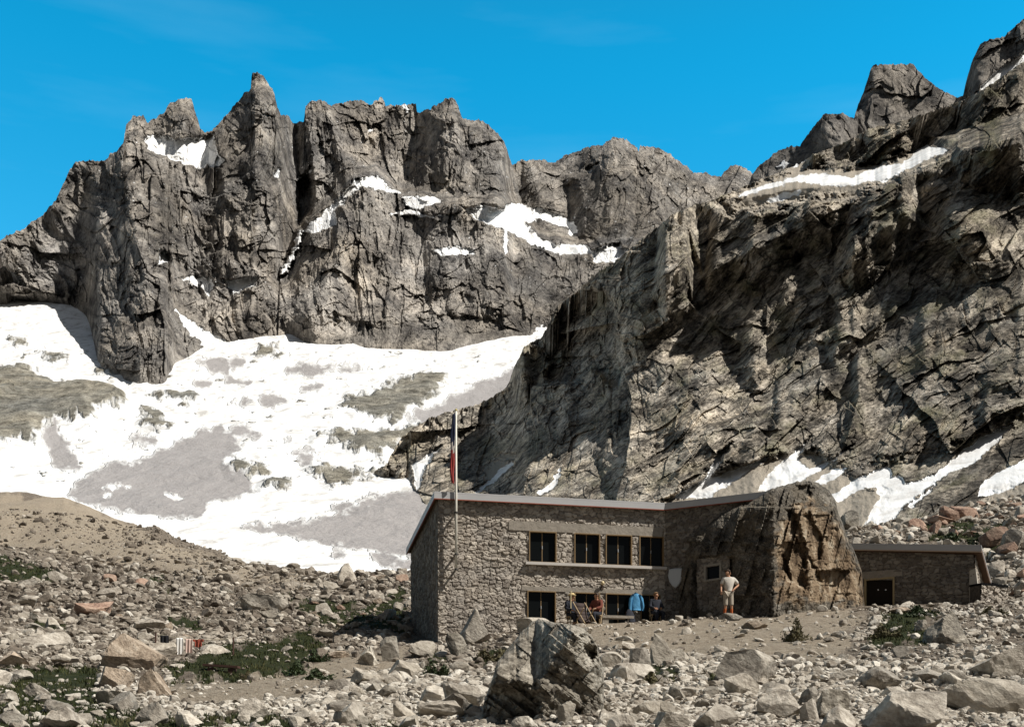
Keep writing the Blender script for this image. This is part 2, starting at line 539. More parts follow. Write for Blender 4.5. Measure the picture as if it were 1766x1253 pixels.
def Y_massif(px, py, t):
    xs = px[0]
    foot = gsmooth(basin_Y(interp(bot_massif, xs)), 4)[None, :]
    yt = interp([(-300, 1150), (0, 1170), (120, 1260), (230, 1330), (250, 1330), (300, 1370), (360, 1375), (372, 1365), (440, 1355), (485, 1395), (530, 1430), (660, 1450), (870, 1420), (886, 1600), (960, 1650), (1060, 1640), (1200, 1700), (1500, 1800)], xs)[None, :]
    Y = foot + (yt - foot) * (np.clip(t, 0, 1.05) ** 0.95 + np.minimum(t, 0) * 0.6)
    Xm, Zm = (px - CX) * 0.62, (HY - py) * 0.62          # metres, roughly
    wx = fbm(Xm / 120, Zm / 180, 11, 4) * 14
    wz = fbm(Xm / 120 + 7, Zm / 120, 12, 4) * 18
    x, z = Xm + wx, Zm + wz
    ll = interp(ledge_line, xs)[None, :] + fbm(px / 30, py / 200, 77, 3) * 6
    up = sstep(0, 26, ll - py)
    Y = Y + up * interp([(-300, 0), (475, 0), (500, 60), (560, 120), (1000, 110), (1150, 60), (1500, 0)], xs)[None, :]
    snow = mask(px, py, snow_massif, 2.5, 3.5, 14, 60)
    env = sstep(-0.05, 0.12, t) * (1 - 0.35 * sstep(0.93, 1.0, t))
    x = x + (z - 450) * interp([(0, 0.30), (250, 0.12), (450, -0.06), (700, 0.03), (1000, -0.18), (1300, -0.25)], xs)[None, :]
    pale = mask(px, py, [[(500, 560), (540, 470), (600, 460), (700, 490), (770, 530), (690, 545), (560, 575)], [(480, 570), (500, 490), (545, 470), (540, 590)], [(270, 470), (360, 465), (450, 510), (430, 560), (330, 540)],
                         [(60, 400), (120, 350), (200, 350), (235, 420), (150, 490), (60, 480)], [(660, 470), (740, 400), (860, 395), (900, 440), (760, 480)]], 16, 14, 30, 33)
    d = crag(x / 100, z / 190, 1, 1.1) * 52 + blocks(x / 52, z / 90, 2, 1.0) * 17 + crag(x / 34, z / 62, 4, 1.2) * 16 + blocks(x / 19, z / 32, 3, 1.1) * 7
    fine = crag(x / 11, z / 19, 5, 1.3) * 6.5 + blocks(x / 7.5, z / 12, 6, 1.2) * 3.0 + crag(x / 4.2, z / 6.5, 7, 1.4) * 3.0 + crag(x / 2.2, z / 3, 10, 1.4) * 1.5
    d += fine * (1 - 0.45 * pale)
    d += ridged(x / 26, z / 150, 8, 3) * 3.5 + ridged(x / 62, z / 420, 97, 3) * 9
    d += saw(z / 52 + x / 260 + fbm(x / 55, z / 160, 9, 4) * 1.1) * 7.0 * np.clip(0.5 + fbm(x / 70, z / 60, 92, 3), 0, 1.3)
    d += saw(x / 24 + fbm(x / 50, z / 90, 93, 4) * 1.2) * 4.0 * np.clip(0.4 + fbm(x / 60, z / 80, 94, 3), 0, 1.2)
    d += saw(z / 15 + x / 60 + fbm(x / 20, z / 40, 95, 4) * 1.2) * 2.2 * np.clip(0.4 + fbm(x / 30, z / 30, 96, 3), 0, 1.2)
    # buttresses and gullies that the photograph shows
    def line(pts, w):
        a = np.asarray(pts, float)
        dmin = np.full(px.shape, 1e9)
        for i in range(len(a) - 1):
            e = a[i + 1] - a[i]; l2 = (e ** 2).sum()
            q = np.clip(((px - a[i, 0]) * e[0] + (py - a[i, 1]) * e[1]) / l2, 0, 1)
            dmin = np.minimum(dmin, np.hypot(px - a[i, 0] - q * e[0], py - a[i, 1] - q * e[1]))
        return np.clip(1 - dmin / w, 0, 1)
    d += line([(205, 265), (235, 400), (255, 500), (240, 650)], 70) * 52
    d += line([(445, 130), (455, 250), (440, 420), (430, 560)], 60) * 24
    d += line([(372, 232), (388, 330), (384, 450)], 48) * 36
    d += line([(310, 175), (320, 240)], 40) * 30
    d += line([(640, 315), (600, 420), (520, 560)], 60) * 60
    d += line([(560, 180), (600, 300)], 45) * 35 + line([(775, 175), (810, 340)], 60) * 45
    d += line([(865, 250), (850, 340)], 40) * 40 + line([(1065, 240), (1050, 400)], 70) * 60
    d += line([(1160, 270), (1110, 400)], 50) * 40
    d -= line([(505, 215), (520, 330), (515, 400), (485, 475)], 26) * 70
    d -= line([(350, 300), (340, 430), (320, 530)], 40) * 24
    d -= line([(720, 195), (700, 330)], 30) * 35 + line([(885, 290), (900, 350)], 30) * 60
    d -= line([(980, 330), (985, 420)], 25) * 40
    d -= line([(960, 450), (940, 560)], 40) * 40 + line([(725, 400), (740, 540)], 40) * 25
    d -= mask(px, py, [[(512, 318), (536, 288), (539, 350), (524, 398), (513, 390)]], 4, 2) * 40
    d -= mask(px, py, [[(565, 545), (640, 560), (740, 548), (800, 545), (950, 545), (945, 568), (820, 575), (700, 590), (600, 585)]], 6, 6) * 12
    Y = Y - d * env * (1 - 0.6 * snow)
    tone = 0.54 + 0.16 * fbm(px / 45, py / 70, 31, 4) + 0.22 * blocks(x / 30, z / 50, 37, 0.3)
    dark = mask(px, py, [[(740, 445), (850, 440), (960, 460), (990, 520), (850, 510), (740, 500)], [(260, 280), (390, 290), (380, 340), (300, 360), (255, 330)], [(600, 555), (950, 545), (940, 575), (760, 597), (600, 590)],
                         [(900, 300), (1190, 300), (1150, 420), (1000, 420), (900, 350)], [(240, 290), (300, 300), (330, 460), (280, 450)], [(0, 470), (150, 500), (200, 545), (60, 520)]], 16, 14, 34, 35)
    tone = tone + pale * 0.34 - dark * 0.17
    specks = (fbm(px / 6.5, py / 4.0, 91, 3, 0.6) > 0.98) & (py < 520) & (t > 0.1)
    snow = np.maximum(snow, specks * 0.9)
    return Y, {'snow': snow, 'scree': np.zeros(px.shape), 'tone': np.clip(tone, 0, 1), 'green': np.zeros(px.shape)}
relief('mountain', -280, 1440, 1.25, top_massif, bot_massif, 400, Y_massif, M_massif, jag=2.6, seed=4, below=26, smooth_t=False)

# ---- the peaks behind the right-hand mountainside
top_peaks = [(1250, 345), (1290, 320), (1297, 301), (1307, 288), (1339, 263), (1364, 253), (1380, 253), (1387, 240), (1406, 215), (1420, 198), (1435, 196), (1454, 196), (1473, 205), (1480, 180), (1489, 161),
    (1500, 125), (1505, 113), (1550, 111), (1575, 111), (1588, 129), (1620, 154), (1633, 161), (1652, 170), (1661, 164), (1665, 145), (1675, 110), (1690, 78), (1706, 68), (1730, 65), (1748, 48), (1770, 30), (1850, -30), (2000, -90)]
bot_peaks = [(1250, 380), (1400, 340), (1500, 300), (1600, 260), (1700, 230), (2000, 150)]
def Y_peaks(px, py, t):
    xs = px[0]
    Y = interp([(1250, 1150), (1340, 1120), (1450, 1060), (1480, 1120), (1560, 1130), (1650, 1100), (1680, 1000), (2000, 960)], xs)[None, :] + 130 * t
    Xm, Zm = (px - CX) * 0.55, (HY - py) * 0.55
    x, z = Xm + fbm(Xm / 60, Zm / 60, 21, 4) * 14, Zm + fbm(Xm / 60, Zm / 60, 22, 4) * 14
    d = crag(x / 60, z / 110, 14, 1.1) * 38 + crag(x / 24, z / 46, 15, 1.1) * 15 + crag(x / 9, z / 18, 16, 1.2) * 6 + crag(x / 4, z / 7, 17, 1.2) * 2.4
    d += ridged(x / 25, z / 60, 18, 3) * 5
    snow = mask(px, py, [[(1682, 160), (1718, 122), (1770, 90), (1800, 66), (1800, 90), (1766, 112), (1730, 136)], [(1340, 288), (1352, 276), (1365, 282), (1350, 290)]], 2, 3, 12, 62)
    Y = Y - d * (1 - 0.7 * snow)
    tone = 0.40 + 0.2 * fbm(px / 35, py / 35, 36, 4)
    return Y, {'snow': snow, 'scree': np.zeros(px.shape), 'tone': np.clip(tone, 0, 1), 'green': np.zeros(px.shape)}
relief('mountain_peak', 1250, 1960, 1.3, top_peaks, bot_peaks, 190, Y_peaks, M_massif, jag=2.2, seed=9, below=10)

# ---- the right-hand mountainside
top_slope = [(640, 815), (668, 800), (674, 786), (690, 758), (712, 738), (740, 722), (780, 708), (830, 696), (868, 673), (880, 655), (888, 630), (905, 598), (935, 580), (948, 558), (958, 532), (985, 510), (1010, 490), (1030, 470), (1060, 452),
    (1085, 430), (1110, 410), (1135, 391), (1160, 370), (1200, 353), (1230, 345), (1300, 315), (1345, 297), (1380, 282), (1400, 268), (1450, 250), (1500, 222), (1560, 208), (1610, 192), (1650, 178), (1690, 160), (1730, 132), (1766, 106), (1850, 70), (2100, 20)]
bot_slope = [(640, 818), (668, 808), (690, 808), (702, 814), (712, 832), (722, 852), (735, 876), (760, 890), (900, 900), (1100, 900), (1300, 910), (1450, 925), (1600, 920), (1766, 905), (2100, 890)]
snow_slope = [
    [(1240, 350), (1300, 326), (1345, 312), (1385, 301), (1425, 298), (1440, 303), (1470, 304), (1510, 288), (1555, 282), (1580, 262), (1592, 249), (1640, 258), (1602, 275), (1562, 294), (1522, 315), (1500, 312), (1455, 322), (1420, 318), (1370, 314), (1300, 333)],
    [(1322, 346), (1345, 334), (1380, 327), (1378, 337), (1350, 345), (1330, 351)], [(1344, 284), (1375, 276), (1392, 272), (1375, 288)],
    [(1150, 862), (1218, 824), (1226, 800), (1240, 780), (1262, 762), (1240, 800), (1226, 822), (1262, 812), (1330, 784), (1320, 795), (1262, 832), (1225, 856)],
    [(1302, 848), (1335, 805), (1358, 790), (1400, 750), (1374, 790), (1388, 800), (1396, 810), (1425, 795), (1474, 764), (1444, 790), (1400, 820), (1375, 836), (1350, 846)],
    [(1396, 838), (1430, 812), (1460, 806), (1452, 816), (1425, 834), (1400, 840)],
    [(1436, 852), (1480, 822), (1530, 803), (1540, 818), (1555, 820), (1560, 832), (1590, 826), (1620, 812), (1660, 778), (1690, 755), (1748, 728), (1738, 744), (1690, 790), (1665, 806), (1625, 822), (1560, 872), (1530, 905), (1490, 905), (1500, 885), (1518, 858), (1512, 842), (1495, 838), (1470, 850), (1445, 868)],
    [(1562, 874), (1600, 845), (1612, 836), (1605, 848), (1570, 875)], [(1684, 858), (1694, 832), (1730, 810), (1790, 780), (1790, 812), (1740, 846), (1700, 856)],
    [(712, 802), (724, 790), (742, 778), (762, 767), (748, 785), (736, 800), (727, 830), (718, 850)],
    [(820, 847), (845, 826), (880, 795), (888, 800), (850, 832), (826, 849)], [(925, 850), (950, 830), (966, 806), (968, 818), (955, 840), (930, 855)]]
dark_slope = [   # recesses, overhangs and gullies; second number: depth in metres
    ([(942, 600), (950, 560), (966, 528), (1000, 498), (1040, 496), (1062, 530), (1068, 580), (1092, 618), (1080, 640), (1055, 668), (1020, 640), (985, 660), (946, 655)], 30),
    ([(1136, 392), (1165, 384), (1196, 400), (1200, 445), (1215, 470), (1222, 520), (1260, 500), (1300, 512), (1345, 470), (1400, 440), (1480, 380), (1500, 350), (1440, 372), (1400, 366), (1330, 420), (1270, 440), (1215, 470), (1180, 440), (1155, 470), (1146, 440)], 34),
    ([(1128, 530), (1138, 480), (1165, 465), (1200, 450), (1160, 490), (1172, 530), (1215, 522), (1180, 556), (1150, 576)], 30),
    ([(1435, 483), (1480, 430), (1560, 368), (1594, 400), (1556, 457), (1473, 508)], 30), ([(1645, 272), (1700, 255), (1766, 250), (1766, 342), (1710, 355), (1690, 340), (1658, 323)], 30),
    ([(1422, 620), (1470, 578), (1530, 534), (1556, 555), (1500, 590), (1473, 615), (1435, 649)], 20), ([(1320, 764), (1360, 710), (1409, 675), (1473, 630), (1435, 690), (1380, 730), (1345, 770)], 16),
    ([(1275, 628), (1320, 636), (1322, 675), (1300, 694), (1290, 660)], 14), ([(1051, 777), (1085, 790), (1128, 822), (1110, 850), (1060, 850)], 14), ([(876, 796), (900, 780), (915, 800), (905, 835), (885, 838), (875, 820)], 14),
    ([(1450, 780), (1485, 750), (1500, 700), (1480, 690), (1470, 730)], 12), ([(880, 670), (900, 640), (918, 650), (905, 700), (915, 730), (895, 720)], 16), ([(965, 745), (990, 740), (985, 790), (968, 790)], 10),
    ([(1040, 770), (1055, 755), (1058, 800), (1050, 840), (1040, 820)], 12), ([(1600, 480), (1700, 420), (1766, 430), (1740, 470), (1640, 520)], 14), ([(1560, 640), (1640, 600), (1660, 620), (1590, 680)], 12),
    ([(1680, 700), (1766, 640), (1766, 690), (1700, 730)], 12), ([(1250, 800), (1290, 730), (1310, 720), (1290, 780)], 8), ([(1500, 790), (1560, 740), (1600, 740), (1560, 790)], 7),
    ([(1320, 540), (1400, 490), (1420, 500), (1350, 560)], 12), 
    ([(1650, 560), (1766, 500), (1766, 530), (1680, 580)], 10), ([(1380, 600), (1420, 560), (1425, 580), (1395, 625)], 8), ([(1200, 640), (1240, 610), (1250, 640), (1215, 670)], 8)]
def Y_slope(px, py, t):
    xs = px[0]
    yb = interp([(640, 500), (668, 495), (702, 478), (712, 446), (722, 418), (735, 385), (760, 335), (900, 275), (1100, 232), (1300, 190), (1450, 168), (1600, 152), (1766, 140), (2100, 125)], xs)[None, :]
    yt = interp([(640, 498), (668, 500), (740, 520), (830, 530), (880, 500), (950, 450), (1060, 412), (1140, 398), (1250, 392), (1400, 375), (1600, 350), (1766, 335), (2100, 320)], xs)[None, :]
    Y = yb + (yt - yb) * (1 - (1 - np.clip(t, 0, 1)) ** 1.6 + np.minimum(t, 0) * 0.3)
    ll = interp([(1150, 370), (1235, 354), (1300, 336), (1400, 322), (1500, 316), (1560, 298), (1632, 266), (1700, 250), (2100, 140)], xs)[None, :] + fbm(px / 30, py / 200, 78, 3) * 3
    Y = Y + sstep(-2, 44, ll - py) * 85 * sstep(1180, 1300, px)
    m = Y / FPX                                            # metres per pixel here
    g = 0.24                                                # fixed scale for the pattern
    Xm, Zm = (px - CX) * g, (HY - py) * g
    wx = fbm(Xm / 60, Zm / 60, 41, 4) * 6; wz = fbm(Xm / 60 + 9, Zm / 60, 42, 4) * 6
    x, z = Xm + wx, Zm + wz
    # the beds run up to the right; steeper on the left, flatter on the right
    ang = R(40) + R(5) * fbm(Xm / 150, Zm / 150, 39, 2)
    ca, sa = np.cos(ang), np.sin(ang)
    xr, zr = x - 136.0, z - 187.0
    a = xr * ca + zr * sa
    b = -xr * sa + zr * ca
    scree = mask(px, py, [[(1150, 862), (1230, 812), (1290, 800), (1340, 786), (1400, 772), (1440, 800), (1480, 830), (1530, 850), (1520, 930), (1400, 930), (1150, 900)], [(1690, 860), (1770, 820), (1800, 930), (1690, 880)],
                          [(1240, 352), (1340, 300), (1400, 285), (1440, 292), (1530, 280), (1590, 250), (1632, 262), (1520, 322), (1470, 340), (1400, 338), (1330, 356), (1250, 365)],
                          [(1330, 300), (1390, 270), (1410, 285), (1370, 300)], [(835, 805), (880, 772), (886, 792), (840, 836)]], 7, 9, 26, 64)
    snow = mask(px, py, snow_slope, 2.2, 3.0, 16, 63)
    amp = np.clip(m / 0.24, 0.45, 1.5)
    d = crag(a / 54, b / 24, 24, 1.3) * 19 + blocks(a / 30, b / 12, 25, 1.1) * 6.0 + crag(a / 19, b / 9, 26, 1.3) * 8.5 + blocks(a / 11, b / 5, 32, 1.1) * 1.8 + crag(a / 7, b / 3.6, 27, 1.35) * 2.6 + crag(a / 3.0, b / 1.9, 35, 1.4) * 1.0
    d += saw(b / 17 + fbm(a / 45, b / 24, 121, 4) * 1.1) * 5.5 * np.clip(0.55 + 1.2 * fbm(a / 40, b / 24, 122, 3), 0, 1.5)
    d += saw(b / 6.2 + fbm(a / 18, b / 9, 123, 4) * 1.0) * 1.6 * np.clip(0.5 + 1.2 * fbm(a / 20, b / 10, 124, 3), 0, 1.5)
    d += saw(b / 2.4 + fbm(a / 7, b / 4, 125, 3) * 0.9) * 0.4
    left = 1 - sstep(1050, 1180, px)
    dl = saw(x / 13 - z / 60 + fbm(x / 16, z / 30, 126, 4)) * 2.5 + saw(z / 20 - x / 40 + fbm(x / 16, z / 20, 127, 4)) * 2.6 + saw(z / 6 - x / 14 + fbm(x / 8, z / 10, 128, 4)) * 0.9 + crag(x / 22, z / 36, 28, 1.3) * 15 + blocks(x / 12, z / 20, 29, 1.1) * 4 + crag(x / 8, z / 12, 30, 1.3) * 5.5 + crag(x / 3.6, z / 5, 34, 1.35) * 2.2 + crag(x / 1.7, z / 2.4, 36, 1.3) * 0.9
    d = d * (1 - left) + dl * left
    d += ridged(a / 34, b / 18, 31, 3) * 2.5 + crag(x / 1.5, z / 1.4, 33, 1.2) * 0.35
    over = np.zeros(px.shape)
    nn = fbm(px / 30, py / 30, 66, 4, 0.55) * 9
    for poly, dep in dark_slope[1:]:                            # overhanging walls: out towards the top, then a slab falling back
        ins = (sd_poly(px, py, poly) + nn) < 0
        cols = ins.any(0)
        if not cols.any():
            continue
        pt = np.where(cols, np.where(ins, py, 1e6).min(0), np.nan); pb = np.where(cols, np.where(ins, py, -1e6).max(0), np.nan)
        ci = np.where(cols)[0]
        pt = gsmooth(np.interp(np.arange(len(cols)), ci, pt[ci]), 3); pb = gsmooth(np.interp(np.arange(len(cols)), ci, pb[ci]), 3)
        th = gsmooth(np.where(cols, pb - pt, 0.0), 4)
        H = np.clip(dep / 26.0, 0.25, 1.0) * th * (gsmooth(((yt - yb) / np.maximum(gsmooth(py[0] - py[-1], 8), 60)[None, :])[0], 8) + 0.05)
        v = np.where(py >= pt[None, :], (pb[None, :] - py) / np.maximum(pb - pt, 4)[None, :], 1 - (pt[None, :] - py) / (2.0 * th + 22)[None, :])
        over = np.maximum(over, H[None, :] * np.clip(v, 0, 1))
    pit = sstep(0, 1, 0.5 - (sd_poly(px, py, dark_slope[0][0]) + nn) / 12.0) * 20
    # the big shaded cliff keeps a ribbed wall; a bulge of pale slabs stands right of it
    bulge = np.exp(-(((px - 1100) / 45) ** 2 + ((py - 540) / 90) ** 2)) * 22 + np.exp(-(((px - 1215) / 55) ** 2 + ((py - 730) / 70) ** 2)) * 12 + np.exp(-(((px - 1650) / 50) ** 2 + ((py - 380) / 50) ** 2)) * 20
    spur = np.exp(-(((px - 920) / 26) ** 2)) * sstep(620, 700, py) * 14
    gentle = mask(px, py, [[(1400, 800), (1560, 790), (1680, 760), (1790, 700), (1800, 930), (1400, 930)]], 12, 10)
    wide = np.clip(0.5 - (np.minimum.reduce([sd_poly(px, py, q_) for q_ in snow_slope[:2]]) - 9) / 14.0, 0, 1)
    k = (1 - 0.85 * scree) * (1 - 0.9 * snow) * (1 - 0.85 * wide) * (1 - 0.62 * gentle)
    Y = Y - 0.85 * d * amp * k - (bulge + spur) + pit - over * (1 - scree) * (1 - gentle) * (1 - 0.55 * sstep(640, 720, py) * (1 - sstep(1260, 1360, px))) * (1 - 0.7 * snow)
    Y = Y - fbm(Xm / 12, Zm / 12, 38, 4) * 1.5 * (scree + 0.3)
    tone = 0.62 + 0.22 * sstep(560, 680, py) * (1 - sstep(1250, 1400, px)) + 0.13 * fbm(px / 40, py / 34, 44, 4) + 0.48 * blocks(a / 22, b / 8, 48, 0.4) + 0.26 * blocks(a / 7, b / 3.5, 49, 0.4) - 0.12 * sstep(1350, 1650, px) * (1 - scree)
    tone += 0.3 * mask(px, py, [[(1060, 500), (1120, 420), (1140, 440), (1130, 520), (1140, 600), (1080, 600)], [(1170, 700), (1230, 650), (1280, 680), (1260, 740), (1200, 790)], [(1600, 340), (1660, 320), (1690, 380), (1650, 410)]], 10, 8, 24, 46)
    green = np.clip(0.30 + 0.25 * fbm(px / 60, py / 50, 47, 4) - scree * 0.5, 0, 1)
    brown = mask(px, py, [[(1380, 285), (1500, 222), (1650, 180), (1700, 200), (1640, 255), (1500, 285)]], 10, 8)
    return Y, {'snow': snow, 'scree': scree * (1 - 0.0 * brown), 'tone': np.clip(tone, 0, 1), 'green': green}
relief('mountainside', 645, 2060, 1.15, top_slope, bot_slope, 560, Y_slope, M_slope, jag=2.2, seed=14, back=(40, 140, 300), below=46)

# ---- the basin
def basin():
    xs = np.arange(-420, 1180, 1.7)
    Ys = np.exp(np.linspace(math.log(120), math.log(1420), 660))
    px, Y = np.meshgrid(xs, Ys)
    X = (px - CX) / FPX * Y
    q = 0.185 * (Y / 250) ** 0.5
    py = HY - q * FPX
    rock_p = [[(-60, 640), (0, 645), (40, 646), (90, 664), (150, 671), (195, 684), (222, 706), (205, 720), (165, 722), (155, 741), (100, 737), (75, 747), (60, 766), (0, 778), (-60, 780)],
              ell(310, 686, 38, 7, 6), ell(265, 719, 24, 10, 15), ell(272, 735, 28, 8, 5), ell(430, 815, 36, 7, 6), ell(478, 834, 26, 6, 2), ell(30, 588, 16, 6), ell(98, 616, 26, 7, 18), ell(210, 648, 40, 5, 10),
              [(590, 700), (605, 684), (640, 682), (700, 652), (775, 650), (752, 682), (702, 706), (680, 730), (640, 722), (615, 716)], [(545, 757), (580, 742), (620, 745), (700, 738), (745, 732), (692, 766), (660, 780), (620, 784), (600, 768)],
              [(533, 808), (560, 803), (625, 808), (662, 800), (622, 821), (577, 838)], ell(460, 607, 20, 7, -20), ell(486, 612, 12, 5, -15)]
    scree_p = [[(112, 850), (140, 825), (200, 800), (240, 798), (290, 770), (360, 742), (380, 730), (400, 750), (418, 765), (400, 790), (385, 808), (430, 828), (437, 846), (390, 855), (355, 863), (345, 890), (300, 894), (220, 880), (160, 868)],
               [(75, 755), (95, 738), (130, 788), (138, 806), (108, 808), (82, 786)], ell(382, 630, 40, 11, -2), ell(530, 637, 30, 9, 3), ell(592, 637, 42, 5), ell(410, 655, 22, 5), ell(470, 690, 24, 9), ell(420, 745, 30, 8, 8),
               ell(530, 786, 18, 13), ell(540, 665, 20, 5, -10), ell(248, 760, 18, 8), ell(415, 692, 25, 3), ell(495, 762, 8, 5, -30), ell(350, 658, 14, 6),
               [(415, 917), (470, 905), (530, 900), (600, 880), (690, 850), (760, 830), (770, 975), (640, 952), (560, 945), (520, 930), (470, 925)], [(635, 955), (690, 962), (720, 985), (660, 982)],
               [(700, 720), (800, 672), (890, 632), (890, 680), (800, 712), (745, 728)], [(560, 880), (620, 860), (660, 845), (610, 872)], [(540, 905), (600, 880), (660, 850), (690, 858), (620, 890), (560, 908)], ell(584, 960, 12, 5)]
    rock = mask(px, py, rock_p, 6, 9, 20, 70)
    scree = mask(px, py, scree_p, 6, 8, 24, 72)
    holes = mask(px, py, [ell(300, 853, 18, 5, 12), ell(190, 838, 16, 3), ell(185, 848, 9, 3), ell(205, 835, 20, 2)], 2, 3, 10, 73)
    z = q * Y
    z = z + fbm(X / 90, Y / 130, 80, 4) * 2.2 * np.clip(Y / 400, 0.2, 1.3) + fbm(X / 14, Y / 30, 81, 3) * 0.22
    rock_h = mask(px, py, rock_p, 14, 0.01, 20, 70)
    z = z + rock_h * (1.8 + crag(X / 40, Y / 55, 82, 1.2) * 2.0 + fbm(X / 16, Y / 16, 83, 3) * 0.7 + crag(X / 5, Y / 6, 85, 1.2) * 0.22) * np.clip(Y / 450, 0.4, 1.4)
    z = z + scree * (fbm(X / 10, Y / 20, 84, 5, 0.6) * 0.35 - 0.15)
    r1 = mask(px, py, rock_p[:1], 26, 0.01, 30, 75)
    z = z + r1 * (4.5 + crag(X / 60, Y / 70, 86, 1.3) * 6 + crag(X / 22, Y / 40, 87, 1.3) * 1.6)
    scree = scree * (1 - holes)
    snow = 1 - np.maximum(rock, scree)
    patch = fbm(px / 30, py / 9, 88, 4, 0.6)
    snow = np.where((py > 600) & (py < 830) & (px > -100), np.minimum(snow, np.clip(1.75 - 1.35 * np.maximum(patch, 0), 0, 1)), snow)
    tone = np.clip(0.55 + 0.2 * fbm(px / 25, py / 18, 89, 4), 0, 1)
    V = np.stack([X, Y, z], -1)
    o = mesh_obj('snow_field', V.reshape(-1, 3), grid_faces(*px.shape), M_basin, attrs={'snow': snow, 'scree': np.clip(scree * 2.4, 0, 1) * (1 - rock), 'tone': tone, 'green': np.zeros(px.shape)}, smooth=True)
    tag(o, kind='structure')
basin()

# ------------------------------------------------------------------ the near ground: a height table over (column, distance)
CREST = [  # px, crest distance, crest py
    (-500, 210, 850), (0, 200, 858), (60, 195, 856), (110, 185, 860), (135, 178, 870), (215, 150, 904), (270, 138, 911), (300, 126, 933), (380, 112, 951), (430, 104, 969), (500, 96, 977), (560, 88, 992), (600, 84, 991),
    (640, 80, 988), (715, 78, 984), (760, 76, 975), (1000, 74, 968), (1300, 70, 960), (1440, 70, 920), (1470, 70, 905), (1510, 72, 902), (1560, 74, 894), (1640, 78, 874), (1700, 80, 866), (1766, 82, 858), (2300, 90, 840)]
P43 = [(-500, 1075), (0, 1085), (260, 1092), (500, 1106), (640, 1114), (700, 1116), (760, 1112), (800, 1105), (860, 1092), (960, 1079), (1050, 1075), (1150, 1069), (1250, 1061), (1330, 1056), (1480, 1049), (1600, 1047), (1766, 1048), (2300, 1040)]
P47 = [(-500, 1058), (0, 1068), (260, 1075), (500, 1088), (700, 1098), (760, 1100), (860, 1104), (960, 1101), (1150, 1092), (1330, 1084), (1420, 1060), (1480, 1046), (1600, 1043), (1700, 1040), (1766, 1028), (2300, 1000)]
P52 = [(-500, 1038), (0, 1048), (260, 1053), (500, 1062), (700, 1072), (860, 1090), (1150, 1085), (1330, 1075), (1440, 1045), (1500, 1030), (1680, 1020), (1740, 985), (1766, 975), (2300, 950)]
P30 = [(-500, 1150), (0, 1155), (260, 1160), (500, 1163), (760, 1163), (900, 1160), (1050, 1145), (1200, 1138), (1400, 1122), (1500, 1120), (1766, 1118), (2300, 1110)]
P21 = [(-500, 1215), (400, 1218), (900, 1212), (1300, 1196), (1766, 1188), (2300, 1180)]
P14 = [(-500, 1268), (2300, 1262)]
NODES = [(2.0, [(0, 2930)]), (6.0, [(0, 1560)]), (14.0, P14), (21.0, P21), (30.0, P30), (43.0, P43), (47.0, P47), (52.0, P52)]

def ground_z(px, Y):
    """smooth terrain height at column px (array) and distance Y (array)"""
    px = np.asarray(px, float); Y = np.asarray(Y, float)
    Yc = interp([(c[0], c[1]) for c in CREST], px); pc = interp([(c[0], c[2]) for c in CREST], px)
    lY = np.log(np.maximum(Y, 0.5))
    nodes = [(np.full(px.shape, math.log(y)), (HY - interp(p, px)) / FPX * y) for y, p in NODES]
    z52 = nodes[-1][1]
    ym = 0.5 * (math.log(52) + np.log(Yc))
    q52 = z52 / 52.0; qc = (HY - pc) / FPX
    w_ = interp([(-500, 0.5), (700, 0.5), (1440, 0.55), (1500, 0.72), (1766, 0.72)], px)
    nodes.append((ym, (q52 + (qc - q52) * w_) * np.exp(ym)))
    nodes.append((np.log(Yc), qc * Yc))
    z = nodes[0][1] + 0.0 * lY
    for (l0, z0), (l1, z1) in zip(nodes[:-1], nodes[1:]):
        t = np.clip((lY - l0) / (l1 - l0), 0, 1)
        z = np.where(lY >= l0, z0 + (z1 - z0) * t, z)
    over = np.maximum(Y - Yc, 0)
    return z - np.minimum(over, 40) * 0.33 - np.maximum(over - 40, 0) * 0.05

GRASS = [[(-40, 1160), (20, 1148), (60, 1142), (120, 1150), (168, 1155), (165, 1190), (225, 1222), (330, 1245), (470, 1232), (565, 1258), (-40, 1258)], [(285, 1152), (330, 1142), (350, 1130), (430, 1110), (520, 1092), (565, 1108), (510, 1150), (420, 1162), (300, 1170)],
         [(285, 1060), (340, 1066), (352, 1088), (300, 1082)], [(-40, 955), (60, 972), (130, 1002), (-40, 1006)], [(50, 1075), (110, 1070), (120, 1090), (50, 1095)], [(730, 1162), (745, 1130), (772, 1130), (768, 1155)], [(815, 1150), (840, 1118), (880, 1118), (862, 1150)],
         [(1560, 1062), (1580, 1045), (1612, 1045), (1612, 1066)], [(1590, 900), (1680, 900), (1690, 935), (1600, 936)], [(1690, 905), (1740, 900), (1740, 960), (1700, 955)], [(1090, 1160), (1140, 1150), (1190, 1180), (1110, 1195)], [(240, 985), (270, 990), (300, 1010), (240, 1005)],
         [(480, 1030), (640, 1040), (700, 1010), (700, 1090), (560, 1085)], [(1220, 1165), (1240, 1160), (1240, 1190), (1215, 1190)], [(600, 1240), (700, 1235), (720, 1258), (600, 1258)], [(1540, 1060), (1600, 1055), (1610, 1110), (1500, 1110)]]
SAND = [[(290, 1176), (400, 1162), (520, 1146), (600, 1128), (705, 1118), (690, 1150), (560, 1180), (450, 1216), (330, 1216), (290, 1196)], [(940, 1084), (1050, 1074), (1330, 1056), (1400, 1050), (1462, 1048), (1496, 1068), (1462, 1088), (1470, 1108), (1405, 1146), (1330, 1128), (1230, 1122), (1130, 1132), (1050, 1110)],
        [(-40, 855), (110, 858), (220, 905), (300, 940), (430, 972), (560, 995), (520, 1030), (300, 985), (60, 950), (-40, 940)], [(380, 1005), (470, 990), (520, 1020), (470, 1035), (390, 1022)]]
M_ground, nt_, b_ = new_mat('ground_earth', 0.95, 0.1)
t_ = NT(nt_)
